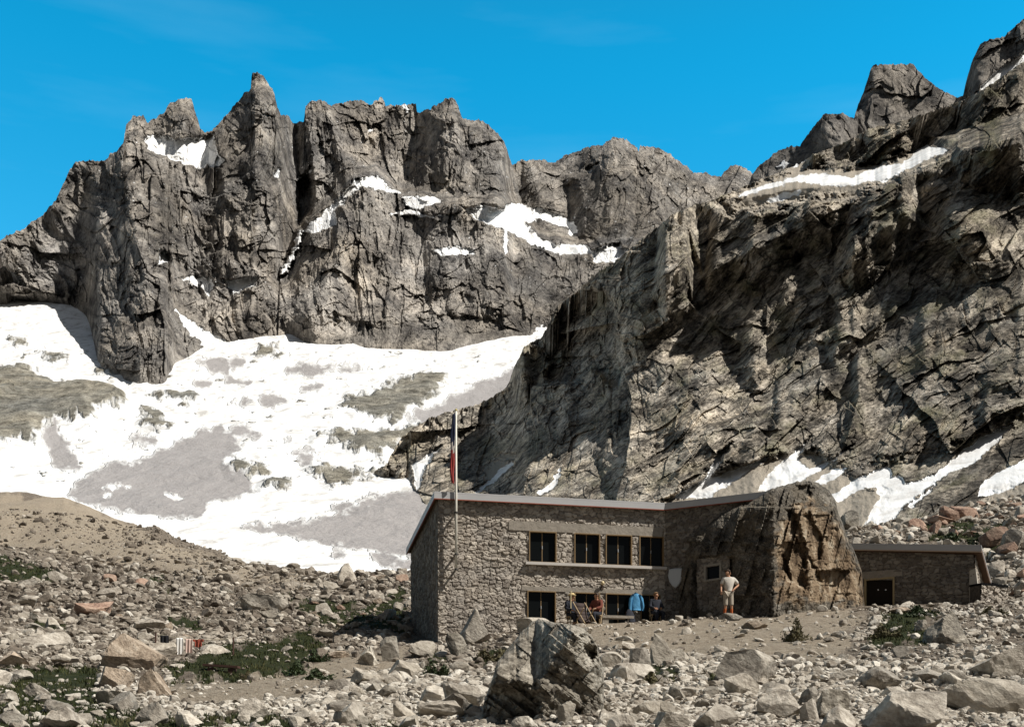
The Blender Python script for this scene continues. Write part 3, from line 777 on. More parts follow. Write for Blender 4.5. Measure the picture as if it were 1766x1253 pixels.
p_ = t_.pos()
n1_ = t_.noise(p_, 0.6, 8, 0.7); n2_ = t_.noise(p_, 5.0, 8, 0.75); n3_ = t_.noise(p_, 26.0, 4, 0.7)
f_ = t_.math('ADD', t_.math('MULTIPLY', n2_, 0.6), t_.math('MULTIPLY', n3_, 0.4))
earth = t_.ramp(f_, [(0.36, (0.026, 0.020, 0.014)), (0.46, (0.11, 0.086, 0.065)), (0.54, (0.25, 0.205, 0.158)), (0.64, (0.46, 0.40, 0.325))])  # earth darkened so the gaps between stones look shaded
sand = t_.ramp(f_, [(0.34, (0.15, 0.115, 0.08)), (0.48, (0.33, 0.27, 0.20)), (0.64, (0.47, 0.40, 0.31))])
gr_ = t_.ramp(f_, [(0.3, (0.012, 0.016, 0.006)), (0.5, (0.034, 0.040, 0.014)), (0.7, (0.10, 0.095, 0.045))])
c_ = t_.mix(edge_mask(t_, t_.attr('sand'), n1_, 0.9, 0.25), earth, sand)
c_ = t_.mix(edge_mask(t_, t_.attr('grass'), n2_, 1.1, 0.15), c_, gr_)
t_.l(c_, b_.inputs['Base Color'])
t_.l(t_.bump(t_.math('ADD', n2_, t_.math('MULTIPLY', n3_, 0.5)), 0.16), b_.inputs['Normal'])

def rough_z(px, Y):
    """terrain with its small bumps, as the ground mesh has it"""
    px = np.asarray(px, float); Y = np.asarray(Y, float)
    X = (px - CX) / FPX * Y
    flat = np.exp(-(((px - 1150) / 230) ** 2)) * np.exp(-(((Y - 44) / 4.5) ** 2))
    k = 1 - 0.9 * flat
    far = np.clip((Y - 60) / 60, 0, 1)
    return ground_z(px, Y) + (fbm(X / 5.5, Y / 7, 100, 4) * 0.16 + fbm(X / 1.3, Y / 1.6, 101, 3) * 0.05) * k + fbm(X / 16, Y / 22, 102, 4) * 0.8 * far

def ground():
    xs = np.arange(-380, 2160, 2.3)
    Ys = np.concatenate([np.linspace(-3, 5.5, 18), np.exp(np.linspace(math.log(6), math.log(12.5), 60)), np.exp(np.linspace(math.log(12.6), math.log(56), 560)), np.exp(np.linspace(math.log(56.2), math.log(330), 260))])
    px, Y = np.meshgrid(xs, Ys)
    Xs = (px - CX) / FPX * np.maximum(Y, 5.0)
    z = rough_z(px, np.maximum(Y, 2.0))
    py = HY - ground_z(px, Y) / np.maximum(Y, 1.0) * FPX
    vis = (Y > 8)
    grass = mask(px, py, GRASS, 7, 12, 26, 105) * vis
    sand_ = mask(px, py, SAND, 8, 9, 34, 107) * vis
    V = np.stack([Xs, Y, z], -1)
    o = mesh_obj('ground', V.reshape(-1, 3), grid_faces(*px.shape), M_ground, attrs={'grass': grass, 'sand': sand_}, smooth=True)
    tag(o, kind='structure')
ground()

def ground_at(px, py):
    """distance and height where the ground shows at picture position (px, py): the nearest crossing"""
    Ys = np.exp(np.linspace(math.log(9), math.log(220), 900))
    z = rough_z(np.full(Ys.shape, float(px)), Ys)
    p = HY - z / Ys * FPX
    k = np.argmax(p <= py)
    if p[k] > py:
        k = int(np.argmin(p))
    return float(Ys[k]), float(z[k])
# ------------------------------------------------------------------ boulders and stones
PALE = [(0.36, (0.12, 0.10, 0.08)), (0.47, (0.31, 0.27, 0.22)), (0.55, (0.46, 0.41, 0.34)), (0.64, (0.60, 0.545, 0.46))]
DARKR = [(0.36, (0.04, 0.033, 0.025)), (0.46, (0.16, 0.138, 0.108)), (0.54, (0.31, 0.275, 0.222)), (0.63, (0.54, 0.49, 0.41))]
TAN = [(0.36, (0.12, 0.09, 0.065)), (0.47, (0.29, 0.225, 0.165)), (0.55, (0.41, 0.33, 0.25)), (0.64, (0.52, 0.44, 0.35))]
RED = [(0.36, (0.10, 0.06, 0.045)), (0.47, (0.26, 0.165, 0.12)), (0.55, (0.38, 0.26, 0.19)), (0.64, (0.50, 0.38, 0.29))]
M_pale = stone_mat('pale_granite', PALE, 1.0, 0.10, 0.12, (0.22, 0.19, 0.14), 0.35)
M_dark = stone_mat('dark_gneiss', DARKR, 1.0, 0.16, 0.1, (0.2, 0.19, 0.17), 0.3)
M_tan = stone_mat('tan_rock', TAN, 1.0, 0.12, 0.1, (0.17, 0.13, 0.08), 0.4)
M_red = stone_mat('reddish_rock', RED, 1.0, 0.10, 0.15, (0.2, 0.17, 0.13), 0.4)

_ico = {}
def ico(sub):
    if sub not in _ico:
        bm = bmesh.new(); bmesh.ops.create_icosphere(bm, subdivisions=sub, radius=1.0)
        _ico[sub] = (np.array([v.co[:] for v in bm.verts]), np.array([[v.index for v in f.verts] for f in bm.faces]))
        bm.free()
    return _ico[sub]

def rock_verts(seed, sub=3, ncut=11, dmin=0.45, dmax=0.85, rough=0.05, flat=0.0):
    """a block cut by planes, with chipped faces; fills the box [-.5,.5]x[-.5,.5]x[0,1]"""
    r = np.random.RandomState(seed)
    v, f = ico(sub)
    v = v.copy()
    for k in range(ncut):
        n = r.normal(size=3); n /= np.linalg.norm(n)
        d = r.uniform(dmin, dmax)
        s = v @ n - d
        v = np.where(s[:, None] > 0, v - s[:, None] * n, v)
    if rough:
        u = v * 1.7 + seed * 3.1
        nn = fbm(u[:, 0] + u[:, 2] * 0.8, u[:, 1] - u[:, 2] * 0.7, seed, 4, 0.6)
        cg = crag(u[:, 0] * 1.1 + u[:, 2] * 0.6, u[:, 1] * 1.1 - u[:, 2] * 0.9, seed + 5, 1.2)
        v = v * (1 + rough * nn + rough * 1.3 * (cg + 0.3))[:, None]
    v[:, 2] = np.maximum(v[:, 2], -0.55)
    lo, hi = v.min(0), v.max(0)
    v = (v - lo) / (hi - lo)
    v[:, :2] -= 0.5
    return v, f

def rock(name, label, px, py, wpx, hpx, mat, seed, depth=0.9, rz=0.0, ncut=9, tone=1.0, sink=0.10, lean=0.0, group=None, Y=None, rough=0.045, taper=0.0, cat='boulder', shape=None):
    """a boulder whose foot stands at picture position (px, py) on the ground, about wpx by hpx in the photograph"""
    if Y is None:
        Y, z = ground_at(px, py)
    else:
        z = (HY - py) / FPX * Y
    w_, h_ = wpx / FPX * Y, hpx / FPX * Y
    v, f = rock_verts(seed, 4, ncut + 4, 0.38, 0.78, rough=rough)
    if taper:
        v[:, :2] *= (1 - taper * v[:, 2:3])
    if lean:
        v[:, 0] += lean * v[:, 2]
    d_ = w_ * depth
    v = v * np.array([w_, d_, h_ * (1 + sink)])
    v[:, 2] -= h_ * sink
    c, s = math.cos(rz), math.sin(rz)
    if rz:
        x, y = v[:, 0] * c - v[:, 1] * s, v[:, 0] * s + v[:, 1] * c
        k = w_ / (x.max() - x.min())
        v[:, 0], v[:, 1] = x * k, y * k
    o = mesh_obj(name, v, f, mat, loc=((px - CX) / FPX * Y, Y + d_ * 0.35, z))
    tag(o, label, cat, group)
    o['tone'] = (tone, tone, tone) if isinstance(tone, (int, float)) else tone
    return o

def relief_rock(name, label, outline_top, base_py, Yfun, thick, mat, step=1.6, rows=110, attr=None, group=None, tone=1.0, cat='boulder', jag=1.5, seed=0):
    """a big boulder from its outline: front relief plus a rounded back, closed"""
    xs = np.arange(outline_top[0][0], outline_top[-1][0] + 0.01, step)
    tp = interp(outline_top, xs)
    tp = tp - jag * fbm(xs / 12.0, xs * 0 + seed, seed, 4, 0.6)
    bt = interp(base_py, xs)
    t = np.linspace(0, 1, rows)
    py = bt[None, :] + (np.minimum(tp, bt - 1) - bt)[None, :] * t[:, None]
    px = np.repeat(xs[None, :], rows, 0)
    Y = Yfun(px, py, t[:, None] + 0 * px)
    edge = np.minimum(np.minimum((px - xs[0]) / 26.0, (xs[-1] - px) / 26.0), (1 - t[:, None]) * (bt - tp)[None, :] / 26.0)
    e = 1 - np.clip(edge, 0, 1)
    Y = Y + (1 - np.sqrt(np.clip(1 - e ** 2, 0, 1))) * thick * 0.22
    Yb = Y + thick * (0.15 + 0.85 * np.sqrt(np.clip(1 - e ** 2, 0.0, 1)))
    def V(Yv, ref=None):
        return np.stack([(px - CX) / FPX * (Y + 0.15 * (Yv - Y)), Yv, (HY - py) / FPX * (Y + 0.10 * (Yv - Y))], -1).reshape(-1, 3)
    A, B = V(Y), V(Yb)
    nr, nc = px.shape
    fa = grid_faces(nr, nc)
    fb = grid_faces(nr, nc)[:, ::-1] + nr * nc
    side = []
    top = [(nr - 1) * nc + j for j in range(nc)]
    lef = [i * nc for i in range(nr)]; rig = [i * nc + nc - 1 for i in range(nr)]
    for L, flip in ((top, 0), (lef, 0), (rig, 1)):
        for a_, b_ in zip(L[:-1], L[1:]):
            q = (a_, b_, b_ + nr * nc, a_ + nr * nc)
            side.append(q[::-1] if flip else q)
    F = np.concatenate([fa, fb, np.array(side)], 0)
    VV = np.concatenate([A, B], 0)
    base = Vector((float(VV[:, 0].mean()), float(np.median(Y[0])), float(VV[:, 2].min())))
    at = None
    if attr is not None:
        q_ = attr(px, py); at = {'stain': np.concatenate([q_.ravel(), q_.ravel()])}
    o = mesh_obj(name, VV - np.array(base), F, mat, loc=base, attrs=at)
    tag(o, label, cat, group)
    o['tone'] = (tone, tone, tone)
    return o

# the huge block the hut is built against
def Y_block(px, py, t):
    Y = interp([(1160, 46.0), (1200, 44.9), (1335, 42.3), (1400, 43.2), (1495, 45.4)], px[0])[None, :] + 0 * px
    Y = Y + interp([(820, 1.1), (870, 0.5), (940, 0.2), (1000, 0.0), (1060, -0.35)], py[:, 0] if False else py.ravel()).reshape(py.shape) * 1.0
    a, b = (px + (py - 950) * 0.25) / 42.0, py / 42.0
    d = crag(a / 1.3, b / 2.6, 201, 1.3) * 0.75 + crag(a * 1.9, b * 0.9, 202, 1.3) * 0.30 + crag(a * 5, b * 3, 203, 1.3) * 0.11 + crag(a * 11, b * 8, 204, 1.3) * 0.045
    g = mask(px, py, [[(1356, 880), (1368, 880), (1378, 905), (1386, 930), (1392, 950), (1390, 985), (1380, 960), (1366, 915)], [(1386, 890), (1396, 882), (1404, 905), (1416, 920), (1418, 945), (1412, 965), (1404, 930)], [(1372, 838), (1396, 838), (1398, 856), (1380, 850)],
                      [(1350, 955), (1358, 975), (1364, 1000), (1356, 990)], [(1395, 960), (1408, 980), (1418, 1005), (1404, 990)]], 2.5, 2.5, 10, 205)
    face = mask(px, py, [[(1340, 960), (1372, 930), (1385, 960), (1388, 1010), (1345, 1000)]], 6, 3, 10, 206)
    lip = mask(px, py, [[(1322, 1015), (1340, 1010), (1345, 1060), (1330, 1060)]], 5, 2, 10, 207)
    niche = mask(px, py, [[(1196, 962), (1264, 962), (1264, 1080), (1196, 1080)]], 5, 1, 10, 209)
    return Y - d * (1 - 0.6 * face) * (1 - 0.92 * niche) + g * 0.4 - lip * 0.15
M_block = stone_mat('shaded_block', [(0.37, (0.014, 0.012, 0.010)), (0.46, (0.075, 0.064, 0.05)), (0.54, (0.17, 0.148, 0.118)), (0.63, (0.34, 0.305, 0.25))], 0.8, 0.2, 0.02, (0.17, 0.14, 0.10), 0.4)  # base rock darkened to deepen the shade on the left face
_t = NT(M_block.node_tree)                                # iron-stained ochre on the right-hand face
_b = M_block.node_tree.nodes['Principled BSDF']
_src = _b.inputs['Base Color'].links[0].from_socket
_n = _t.noise(_t.pos((1.6, 1.6, 0.5)), 1.5, 7, 0.7)
_oc = _t.ramp(_n, [(0.36, (0.05, 0.032, 0.018)), (0.47, (0.18, 0.125, 0.077)), (0.56, (0.31, 0.23, 0.15)), (0.66, (0.46, 0.39, 0.29))])
_t.l(_t.mix(edge_mask(_t, _t.attr('stain'), _n, 1.0, 0.22), _src, _oc), _b.inputs['Base Color'])
def stain(px, py):
    return mask(px, py, [[(1338, 1000), (1336, 930), (1356, 900), (1372, 875), (1400, 870), (1440, 890), (1465, 950), (1490, 1000), (1492, 1040), (1400, 1035), (1345, 1040)]], 20, 18, 22, 208)
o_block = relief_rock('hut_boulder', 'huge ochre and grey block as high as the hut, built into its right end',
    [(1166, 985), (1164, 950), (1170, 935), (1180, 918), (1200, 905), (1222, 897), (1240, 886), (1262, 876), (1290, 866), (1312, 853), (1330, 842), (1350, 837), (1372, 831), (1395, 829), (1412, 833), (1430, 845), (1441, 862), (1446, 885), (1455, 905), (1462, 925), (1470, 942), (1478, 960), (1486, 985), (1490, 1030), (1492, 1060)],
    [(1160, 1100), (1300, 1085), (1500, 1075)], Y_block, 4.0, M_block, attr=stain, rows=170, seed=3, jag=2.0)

# the big dark boulder in front
def Y_front(px, py, t):
    Yg = ground_at(940, 1236)[0]
    Y = Yg + 0.1 + 0 * px
    # a slab that lies back on the upper left; below and right of it the faces overhang a little
    slab = mask(px, py, [[(846, 1150), (890, 1094), (930, 1055), (1010, 1060), (1024, 1090), (985, 1098), (955, 1132), (922, 1184), (884, 1172)], [(985, 1055), (1040, 1100), (1020, 1112), (990, 1092)]], 6, 4, 16, 218)
    ridge = interp([(1065, 985), (1100, 978), (1130, 955), (1180, 925), (1245, 900)], py.ravel()).reshape(py.shape)
    g = 0.013 * slab - 0.0035 * (1 - slab)
    dp = np.zeros(px.shape); dp[1:] = py[:-1] - py[1:]
    Y = Y + np.cumsum(g * dp, 0) + np.maximum(px - ridge - 30, 0) * 0.006 + np.maximum(ridge - px - 20, 0) * 0.004
    a, b = (px - (py - 1150) * -0.8) / 90.0, ((py - 1150) + (px - 940) * -0.8) / 90.0
    d = crag(a * 1.1, b * 2.8, 211, 1.3) * 0.26 + crag(a * 2.2, b * 7, 212, 1.3) * 0.11 + crag(a * 8, b * 11, 213, 1.3) * 0.045 + crag(a * 18, b * 22, 214, 1.3) * 0.02
    over = mask(px, py, [[(838, 1190), (905, 1180), (925, 1200), (930, 1245), (845, 1245), (830, 1220)]], 8, 4, 20, 215)
    dent = mask(px, py, [[(1000, 1095), (1015, 1090), (1030, 1120), (1022, 1140), (1008, 1120)]], 3, 3, 10, 216)
    return Y - d * (1 - 0.35 * slab) + over * 0.35 + dent * 0.25
relief_rock('boulder', 'biggest boulder before the hut, dark below with a pale streaked slab on top',
    [(831, 1225), (836, 1205), (845, 1180), (852, 1160), (858, 1140), (872, 1122), (886, 1105), (900, 1088), (915, 1074), (930, 1066), (945, 1070), (965, 1074), (985, 1076), (1005, 1082), (1020, 1095), (1030, 1112), (1034, 1135), (1042, 1155), (1049, 1180), (1049, 1195), (1042, 1215)],
    [(828, 1246), (900, 1252), (960, 1248), (1052, 1226)], Y_front, 2.2, M_dark, step=1.3, rows=150, seed=5, jag=1.5, tone=1.1)

B = [  # name, label, px, py foot, w, h, mat, seed, options
 ('white slab of rock lying flat in front of the terrace, right of the dark boulder', 1294, 1180, 126, 62, M_pale, 1, dict(depth=0.8, taper=0.25)),
 ('rounded pale rock leaning below the white slab under the terrace', 1281, 1200, 60, 42, M_pale, 2, dict()),
 ('grey wedge of rock with a flat sunlit top below the annex bank', 1524, 1192, 80, 46, M_pale, 3, dict(tone=0.62)),
 ('small whitish block left of the grey wedge of rock', 1460, 1178, 48, 25, M_pale, 4, dict(tone=1.1)),
 ('tent-shaped boulder with a black hollow front below the annex', 1640, 1110, 84, 62, M_dark, 5, dict(taper=0.55, tone=1.3)),
 ('large cream boulder at the right edge above the long slab', 1730, 1168, 96, 62, M_pale, 6, dict(tone=1.15)),
 ('long tilted slab at the bottom right corner, dark on its left end', 1715, 1232, 165, 68, M_pale, 7, dict(depth=0.7, tone=1.0)),
 ('broad cracked slab at the bottom edge left of the long tilted slab', 1580, 1262, 132, 76, M_pale, 8, dict(tone=1.0, ncut=12)),
 ('pale triangular slab cut by the bottom edge', 1458, 1268, 104, 54, M_pale, 9, dict(taper=0.7, tone=1.05)),
 ('dark angular rock above the triangular slab', 1440, 1240, 54, 54, M_dark, 10, dict(tone=1.4)),
 ('thin upright pale slab beside the dark angular rock', 1398, 1248, 40, 46, M_pale, 11, dict(taper=0.4)),
 ('pale lumpy boulder between the rounded rock and the bottom edge', 1345, 1240, 72, 56, M_pale, 12, dict(tone=0.95)),
 ('flat pale slab with a brown edge at the bottom edge under the white slab', 1238, 1258, 80, 46, M_pale, 13, dict(tone=0.9)),
 ('flat cream slab against the right flank of the biggest dark boulder', 1055, 1153, 46, 32, M_pale, 14, dict(tone=1.15)),
 ('smooth white boulder below the cream slab, right of the biggest dark boulder', 1082, 1178, 40, 34, M_pale, 15, dict(tone=1.25)),
 ('grey triangular rock pointing up on the terrace bank', 1146, 1146, 60, 58, M_pale, 16, dict(taper=0.75, lean=-0.2, tone=0.75)),
 ('grey cracked block left of the triangular rock on the bank', 1106, 1154, 40, 40, M_pale, 17, dict(tone=0.7)),
 ('upright cream block at the foot of the biggest dark boulder', 975, 1247, 34, 40, M_pale, 18, dict(tone=1.15, rz=0.4)),
 ('wide pale slab sloping against the left foot of the biggest dark boulder', 800, 1225, 78, 48, M_pale, 19, dict(tone=1.05)),
 ('long low rock with a shaded end left of the wide pale slab', 760, 1243, 84, 36, M_pale, 20, dict(tone=0.95)),
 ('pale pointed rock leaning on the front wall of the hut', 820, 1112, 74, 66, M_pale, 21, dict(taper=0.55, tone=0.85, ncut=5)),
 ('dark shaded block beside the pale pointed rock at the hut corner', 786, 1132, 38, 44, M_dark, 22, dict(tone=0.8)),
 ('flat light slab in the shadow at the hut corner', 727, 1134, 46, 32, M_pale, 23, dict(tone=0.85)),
 ('square white rock at the bottom edge right of the upright block', 1072, 1262, 48, 32, M_pale, 24, dict(tone=1.15)),
 ('pale rough block at the bottom edge under the biggest dark boulder', 903, 1262, 44, 28, M_pale, 25, dict(tone=1.1)),
 ('large tan boulder beside the washing line', 226, 1152, 118, 64, M_tan, 26, dict(tone=1.0, taper=0.2)),
 ('left block of the tan pair under the large tan boulder', 192, 1190, 58, 42, M_tan, 27, dict(tone=1.15)),
 ('right block of the tan pair under the large tan boulder', 262, 1198, 58, 46, M_tan, 28, dict(tone=1.05)),
 ('flat white slab above the large tan boulder', 248, 1090, 66, 27, M_pale, 29, dict(tone=1.1)),
 ('white tilted slab on the edge of the grass', 100, 1146, 48, 20, M_pale, 30, dict(tone=1.2, lean=0.3)),
 ('pale-topped slab with a black overhang on the slope left of the hut', 452, 1055, 92, 36, M_pale, 31, dict(depth=0.8)),
 ('flat cream stone right of the slab with the black overhang', 467, 1067, 48, 18, M_pale, 32, dict(tone=1.1)),
 ('pinkish boulder on the slope far left', 152, 1064, 64, 34, M_red, 33, dict(tone=1.1)),
 ('long pale slab at the left edge above the grass', 66, 1116, 90, 32, M_pale, 34, dict(tone=0.9)),
 ('white flake of rock lying in the grass', 66, 1201, 48, 24, M_pale, 35, dict(tone=1.2)),
 ('white boulder at the bottom left corner', 78, 1258, 56, 34, M_pale, 36, dict(tone=1.2)),
 ('pale flat-topped rock at the right edge of the grass', 190, 1217, 58, 28, M_pale, 37, dict(tone=1.05)),
 ('pale pointed rock on the crest against the snow', 597, 1006, 44, 36, M_pale, 38, dict(taper=0.5, tone=1.1)),
 ('white rock left of the flat slab at the hut corner', 677, 1182, 42, 28, M_pale, 39, dict(tone=1.25, taper=0.3)),
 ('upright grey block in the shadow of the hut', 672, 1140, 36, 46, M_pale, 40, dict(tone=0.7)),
 ('cream boulder at the bottom edge among the grass', 508, 1258, 30, 26, M_pale, 41, dict(tone=1.1)),
 ('pale block at the bottom edge right of the cream boulder', 590, 1254, 40, 30, M_pale, 42, dict(tone=1.05)),
 ('pale block near the left edge on the upper slope', 44, 1049, 40, 26, M_pale, 43, dict(tone=0.95)),
 ('pale cone-shaped stone below the pinkish boulder', 84, 1082, 32, 20, M_pale, 44, dict(tone=1.1, taper=0.5)),
 ('dark little block in the sandy path', 324, 1246, 22, 20, M_dark, 45, dict()),
 ('low pale slab with a mossy foot under the tan pair', 258, 1250, 58, 42, M_pale, 46, dict(tone=0.9)),
 ('white rock on the left edge beside the grass', 14, 1243, 30, 24, M_pale, 47, dict(tone=1.2)),
 ('pale stone on the left edge above the white rock', 12, 1215, 30, 26, M_pale, 48, dict(tone=1.0)),
 ('low broad pale rock at the left edge below the long slab', 20, 1150, 48, 30, M_tan, 49, dict(tone=1.2)),
 ('long pale slab above the large tan boulder, behind the washing line', 276, 1130, 52, 26, M_pale, 77, dict(tone=1.2)),
 ('leaning cream slab behind the right end of the washing line', 356, 1126, 60, 20, M_pale, 78, dict(tone=1.2, lean=0.3)),
 ('dark slab in front of the shaded wall of the big block', 1262, 1070, 40, 16, M_dark, 76, dict(tone=1.0)),
 ('reddish flat slab on the stony slope behind the annex', 1670, 893, 58, 26, M_red, 50, dict(tone=1.0)),
 ('narrow reddish rock tilted left of the flat reddish slab', 1634, 903, 40, 18, M_red, 51, dict(tone=1.15, lean=-0.4)),
 ('orange-brown block on the slope behind the annex roof', 1586, 911, 34, 20, M_red, 52, dict(tone=1.2)),
 ('dark rounded rock beside the top of the ochre block', 1469, 912, 36, 36, M_dark, 53, dict(tone=1.0)),
 ('pale boulder right of the annex', 1718, 995, 44, 32, M_pale, 54, dict(tone=0.9)),
 ('dark overhanging rock right of the annex roof', 1722, 940, 56, 34, M_red, 55, dict(tone=0.6)),
 ('grey boulder at the right edge beside the annex', 1756, 950, 40, 40, M_pale, 56, dict(tone=0.75)),
 ('low brown stone on the bank below the annex door', 1555, 1058, 40, 12, M_tan, 57, dict(tone=1.0)),
 ('brown slab lying below the annex bank', 1305, 1085, 44, 16, M_tan, 58, dict(tone=0.8)),
 ('small grey-brown rock left of the tent-shaped boulder', 1590, 1088, 22, 20, M_pale, 59, dict(tone=0.95)),
 ('grey rock under the right end of the annex bank', 1556, 1135, 28, 24, M_pale, 60, dict(tone=0.6)),
 ('brownish slab right of the grey wedge of rock', 1610, 1180, 60, 30, M_pale, 61, dict(tone=0.75)),
 ('small round cream stone right of the grey wedge', 1586, 1195, 28, 18, M_pale, 62, dict(tone=1.1)),
 ('rough pale block below the smooth white boulder', 1120, 1238, 56, 32, M_pale, 63, dict(tone=0.95)),
 ('speckled pale slab at the bottom edge beside the flat slab', 1160, 1260, 70, 36, M_pale, 64, dict(tone=0.95)),
 ('low white stone right of the speckled slab', 1178, 1205, 50, 22, M_pale, 65, dict(tone=1.1)),
 ('grey rock half buried on the grassy slope left of the hut', 560, 1100, 34, 18, M_pale, 66, dict(tone=0.8)),
 ('pale stone beside the shrubs on the path', 580, 1135, 40, 14, M_tan, 67, dict(tone=1.1)),
 ('white flat stone between the path and the hut corner', 625, 1168, 32, 20, M_pale, 68, dict(tone=1.1)),
 ('pair-topped pale rock on the bank under the lower windows', 1010, 1096, 26, 16, M_pale, 69, dict(tone=1.15)),
 ('cream boulder above the biggest dark boulder, under the windows', 932, 1090, 84, 30, M_pale, 70, dict(tone=1.1)),
 ('brown-grey slab on the moraine slope at the far left', 44, 1010, 38, 14, M_pale, 71, dict(tone=0.7)),
 ('dark rock on the sandy moraine', 388, 1022, 26, 14, M_dark, 72, dict()),
 ('dark stone at the top of the moraine near the snow', 440, 976, 26, 10, M_dark, 73, dict(tone=1.3)),
 ('pale rock below the left end of the hut shadow', 633, 1148, 36, 34, M_dark, 74, dict(tone=1.6)),
 ('flat grey stone in the scree below the crest', 545, 1042, 30, 12, M_dark, 75, dict(tone=1.2)),
]
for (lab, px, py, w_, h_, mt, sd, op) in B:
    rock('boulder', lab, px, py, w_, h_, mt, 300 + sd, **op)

# medium stones, each its own object (a dozen shapes shared), and the fine scree as one mass
ROCKY = [[(430, 1020), (560, 1000), (640, 995), (715, 990), (715, 1090), (640, 1110), (560, 1090), (480, 1060)], [(-40, 985), (300, 1010), (480, 1040), (420, 1100), (180, 1130), (-40, 1145)], [(500, 1180), (600, 1160), (760, 1145), (850, 1160), (850, 1258), (560, 1258)],
         [(1030, 1150), (1250, 1130), (1500, 1150), (1770, 1120), (1770, 1258), (1030, 1258)], [(1450, 925), (1500, 905), (1560, 895), (1700, 868), (1770, 860), (1770, 1045), (1700, 1040), (1690, 935)], [(1040, 1110), (1300, 1110), (1290, 1130), (1040, 1150)], [(-40, 1150), (160, 1190), (480, 1215), (560, 1258), (-40, 1258)]]
W_ROCKY = [1.0, 0.8, 1.5, 1.3, 0.9, 0.4, 0.55]
LAB = ['brownish stone lying in the scree between the crest and the hut', 'stone lying on the broken ground of the left slope', 'pale stone in the heap left of the biggest dark boulder', 'pale stone in the boulder field below the terrace and annex',
       'reddish or grey stone on the slope around the annex', 'little stone on the bank under the terrace', 'pale stone lying at the edge of the grass']
GRP = ['stones in the scree left of the hut', 'stones on the left slope', 'stones left of the biggest boulder', 'stones below the terrace', 'stones around the annex', 'stones on the terrace bank', 'stones by the grass']
def in_poly(x, y, poly):
    return float(sd_poly(np.array([x]), np.array([y]), poly)[0]) < 0
def on_building(px, py):
    return (700 < px < 1500 and py < 1085 and not px < 715) or (1450 < px < 1700 and 925 < py < 1046)
variants = {}
def variant(k, mat):
    key = (k, mat.name)
    if key not in variants:
        v, f = rock_verts(500 + k, 3, 12, 0.38, 0.78, rough=0.05)
        me_o = mesh_obj('stone', v, f, mat)
        variants[key] = me_o.data
        bpy.data.objects.remove(me_o)
    return variants[key]
rr = random.Random(11)
placed = []
def rand_spot(zone):
    xs = [p[0] for p in ROCKY[zone]]; ys = [p[1] for p in ROCKY[zone]]
    while True:
        x, y = rr.uniform(max(min(xs), -20), min(max(xs), 1790)), rr.uniform(min(ys), max(ys))
        if in_poly(x, y, ROCKY[zone]) and not on_building(x, y) and not any(in_poly(x, y, s) for s in SAND[:2]) and y < 1262:
            return x, y
NST = [36, 44, 56, 74, 48, 8, 24]
for zone, cnt in enumerate(NST):
    for i in range(cnt):
        x, y = rand_spot(zone)
        Y, z = ground_at(x, y)
        wpx = (18 + 50 * rr.random() ** 1.6) if zone in (2, 3, 6) and y > 1170 else 12 + 26 * rr.random() ** 2.0
        s = wpx / FPX * Y
        mt = M_pale
        if zone == 4 and rr.random() < 0.55: mt = M_red
        if zone in (0, 1) and rr.random() < 0.4: mt = M_red if rr.random() < 0.4 else M_tan
        o = bpy.data.objects.new('stone', variant(rr.randrange(12), mt))
        o.location = ((x - CX) / FPX * Y, Y, z - s * 0.12)
        o.scale = (s * rr.uniform(0.85, 1.2), s * rr.uniform(0.6, 1.1), s * rr.uniform(0.4, 0.8))
        o.rotation_euler = (rr.uniform(-0.25, 0.25), rr.uniform(-0.3, 0.3), rr.uniform(0, 6.28))
        tn = rr.uniform(0.6, 1.25)
        o['tone'] = (tn, tn, tn)
        tag(o, LAB[zone], 'stone', GRP[zone])
        COL.objects.link(o)

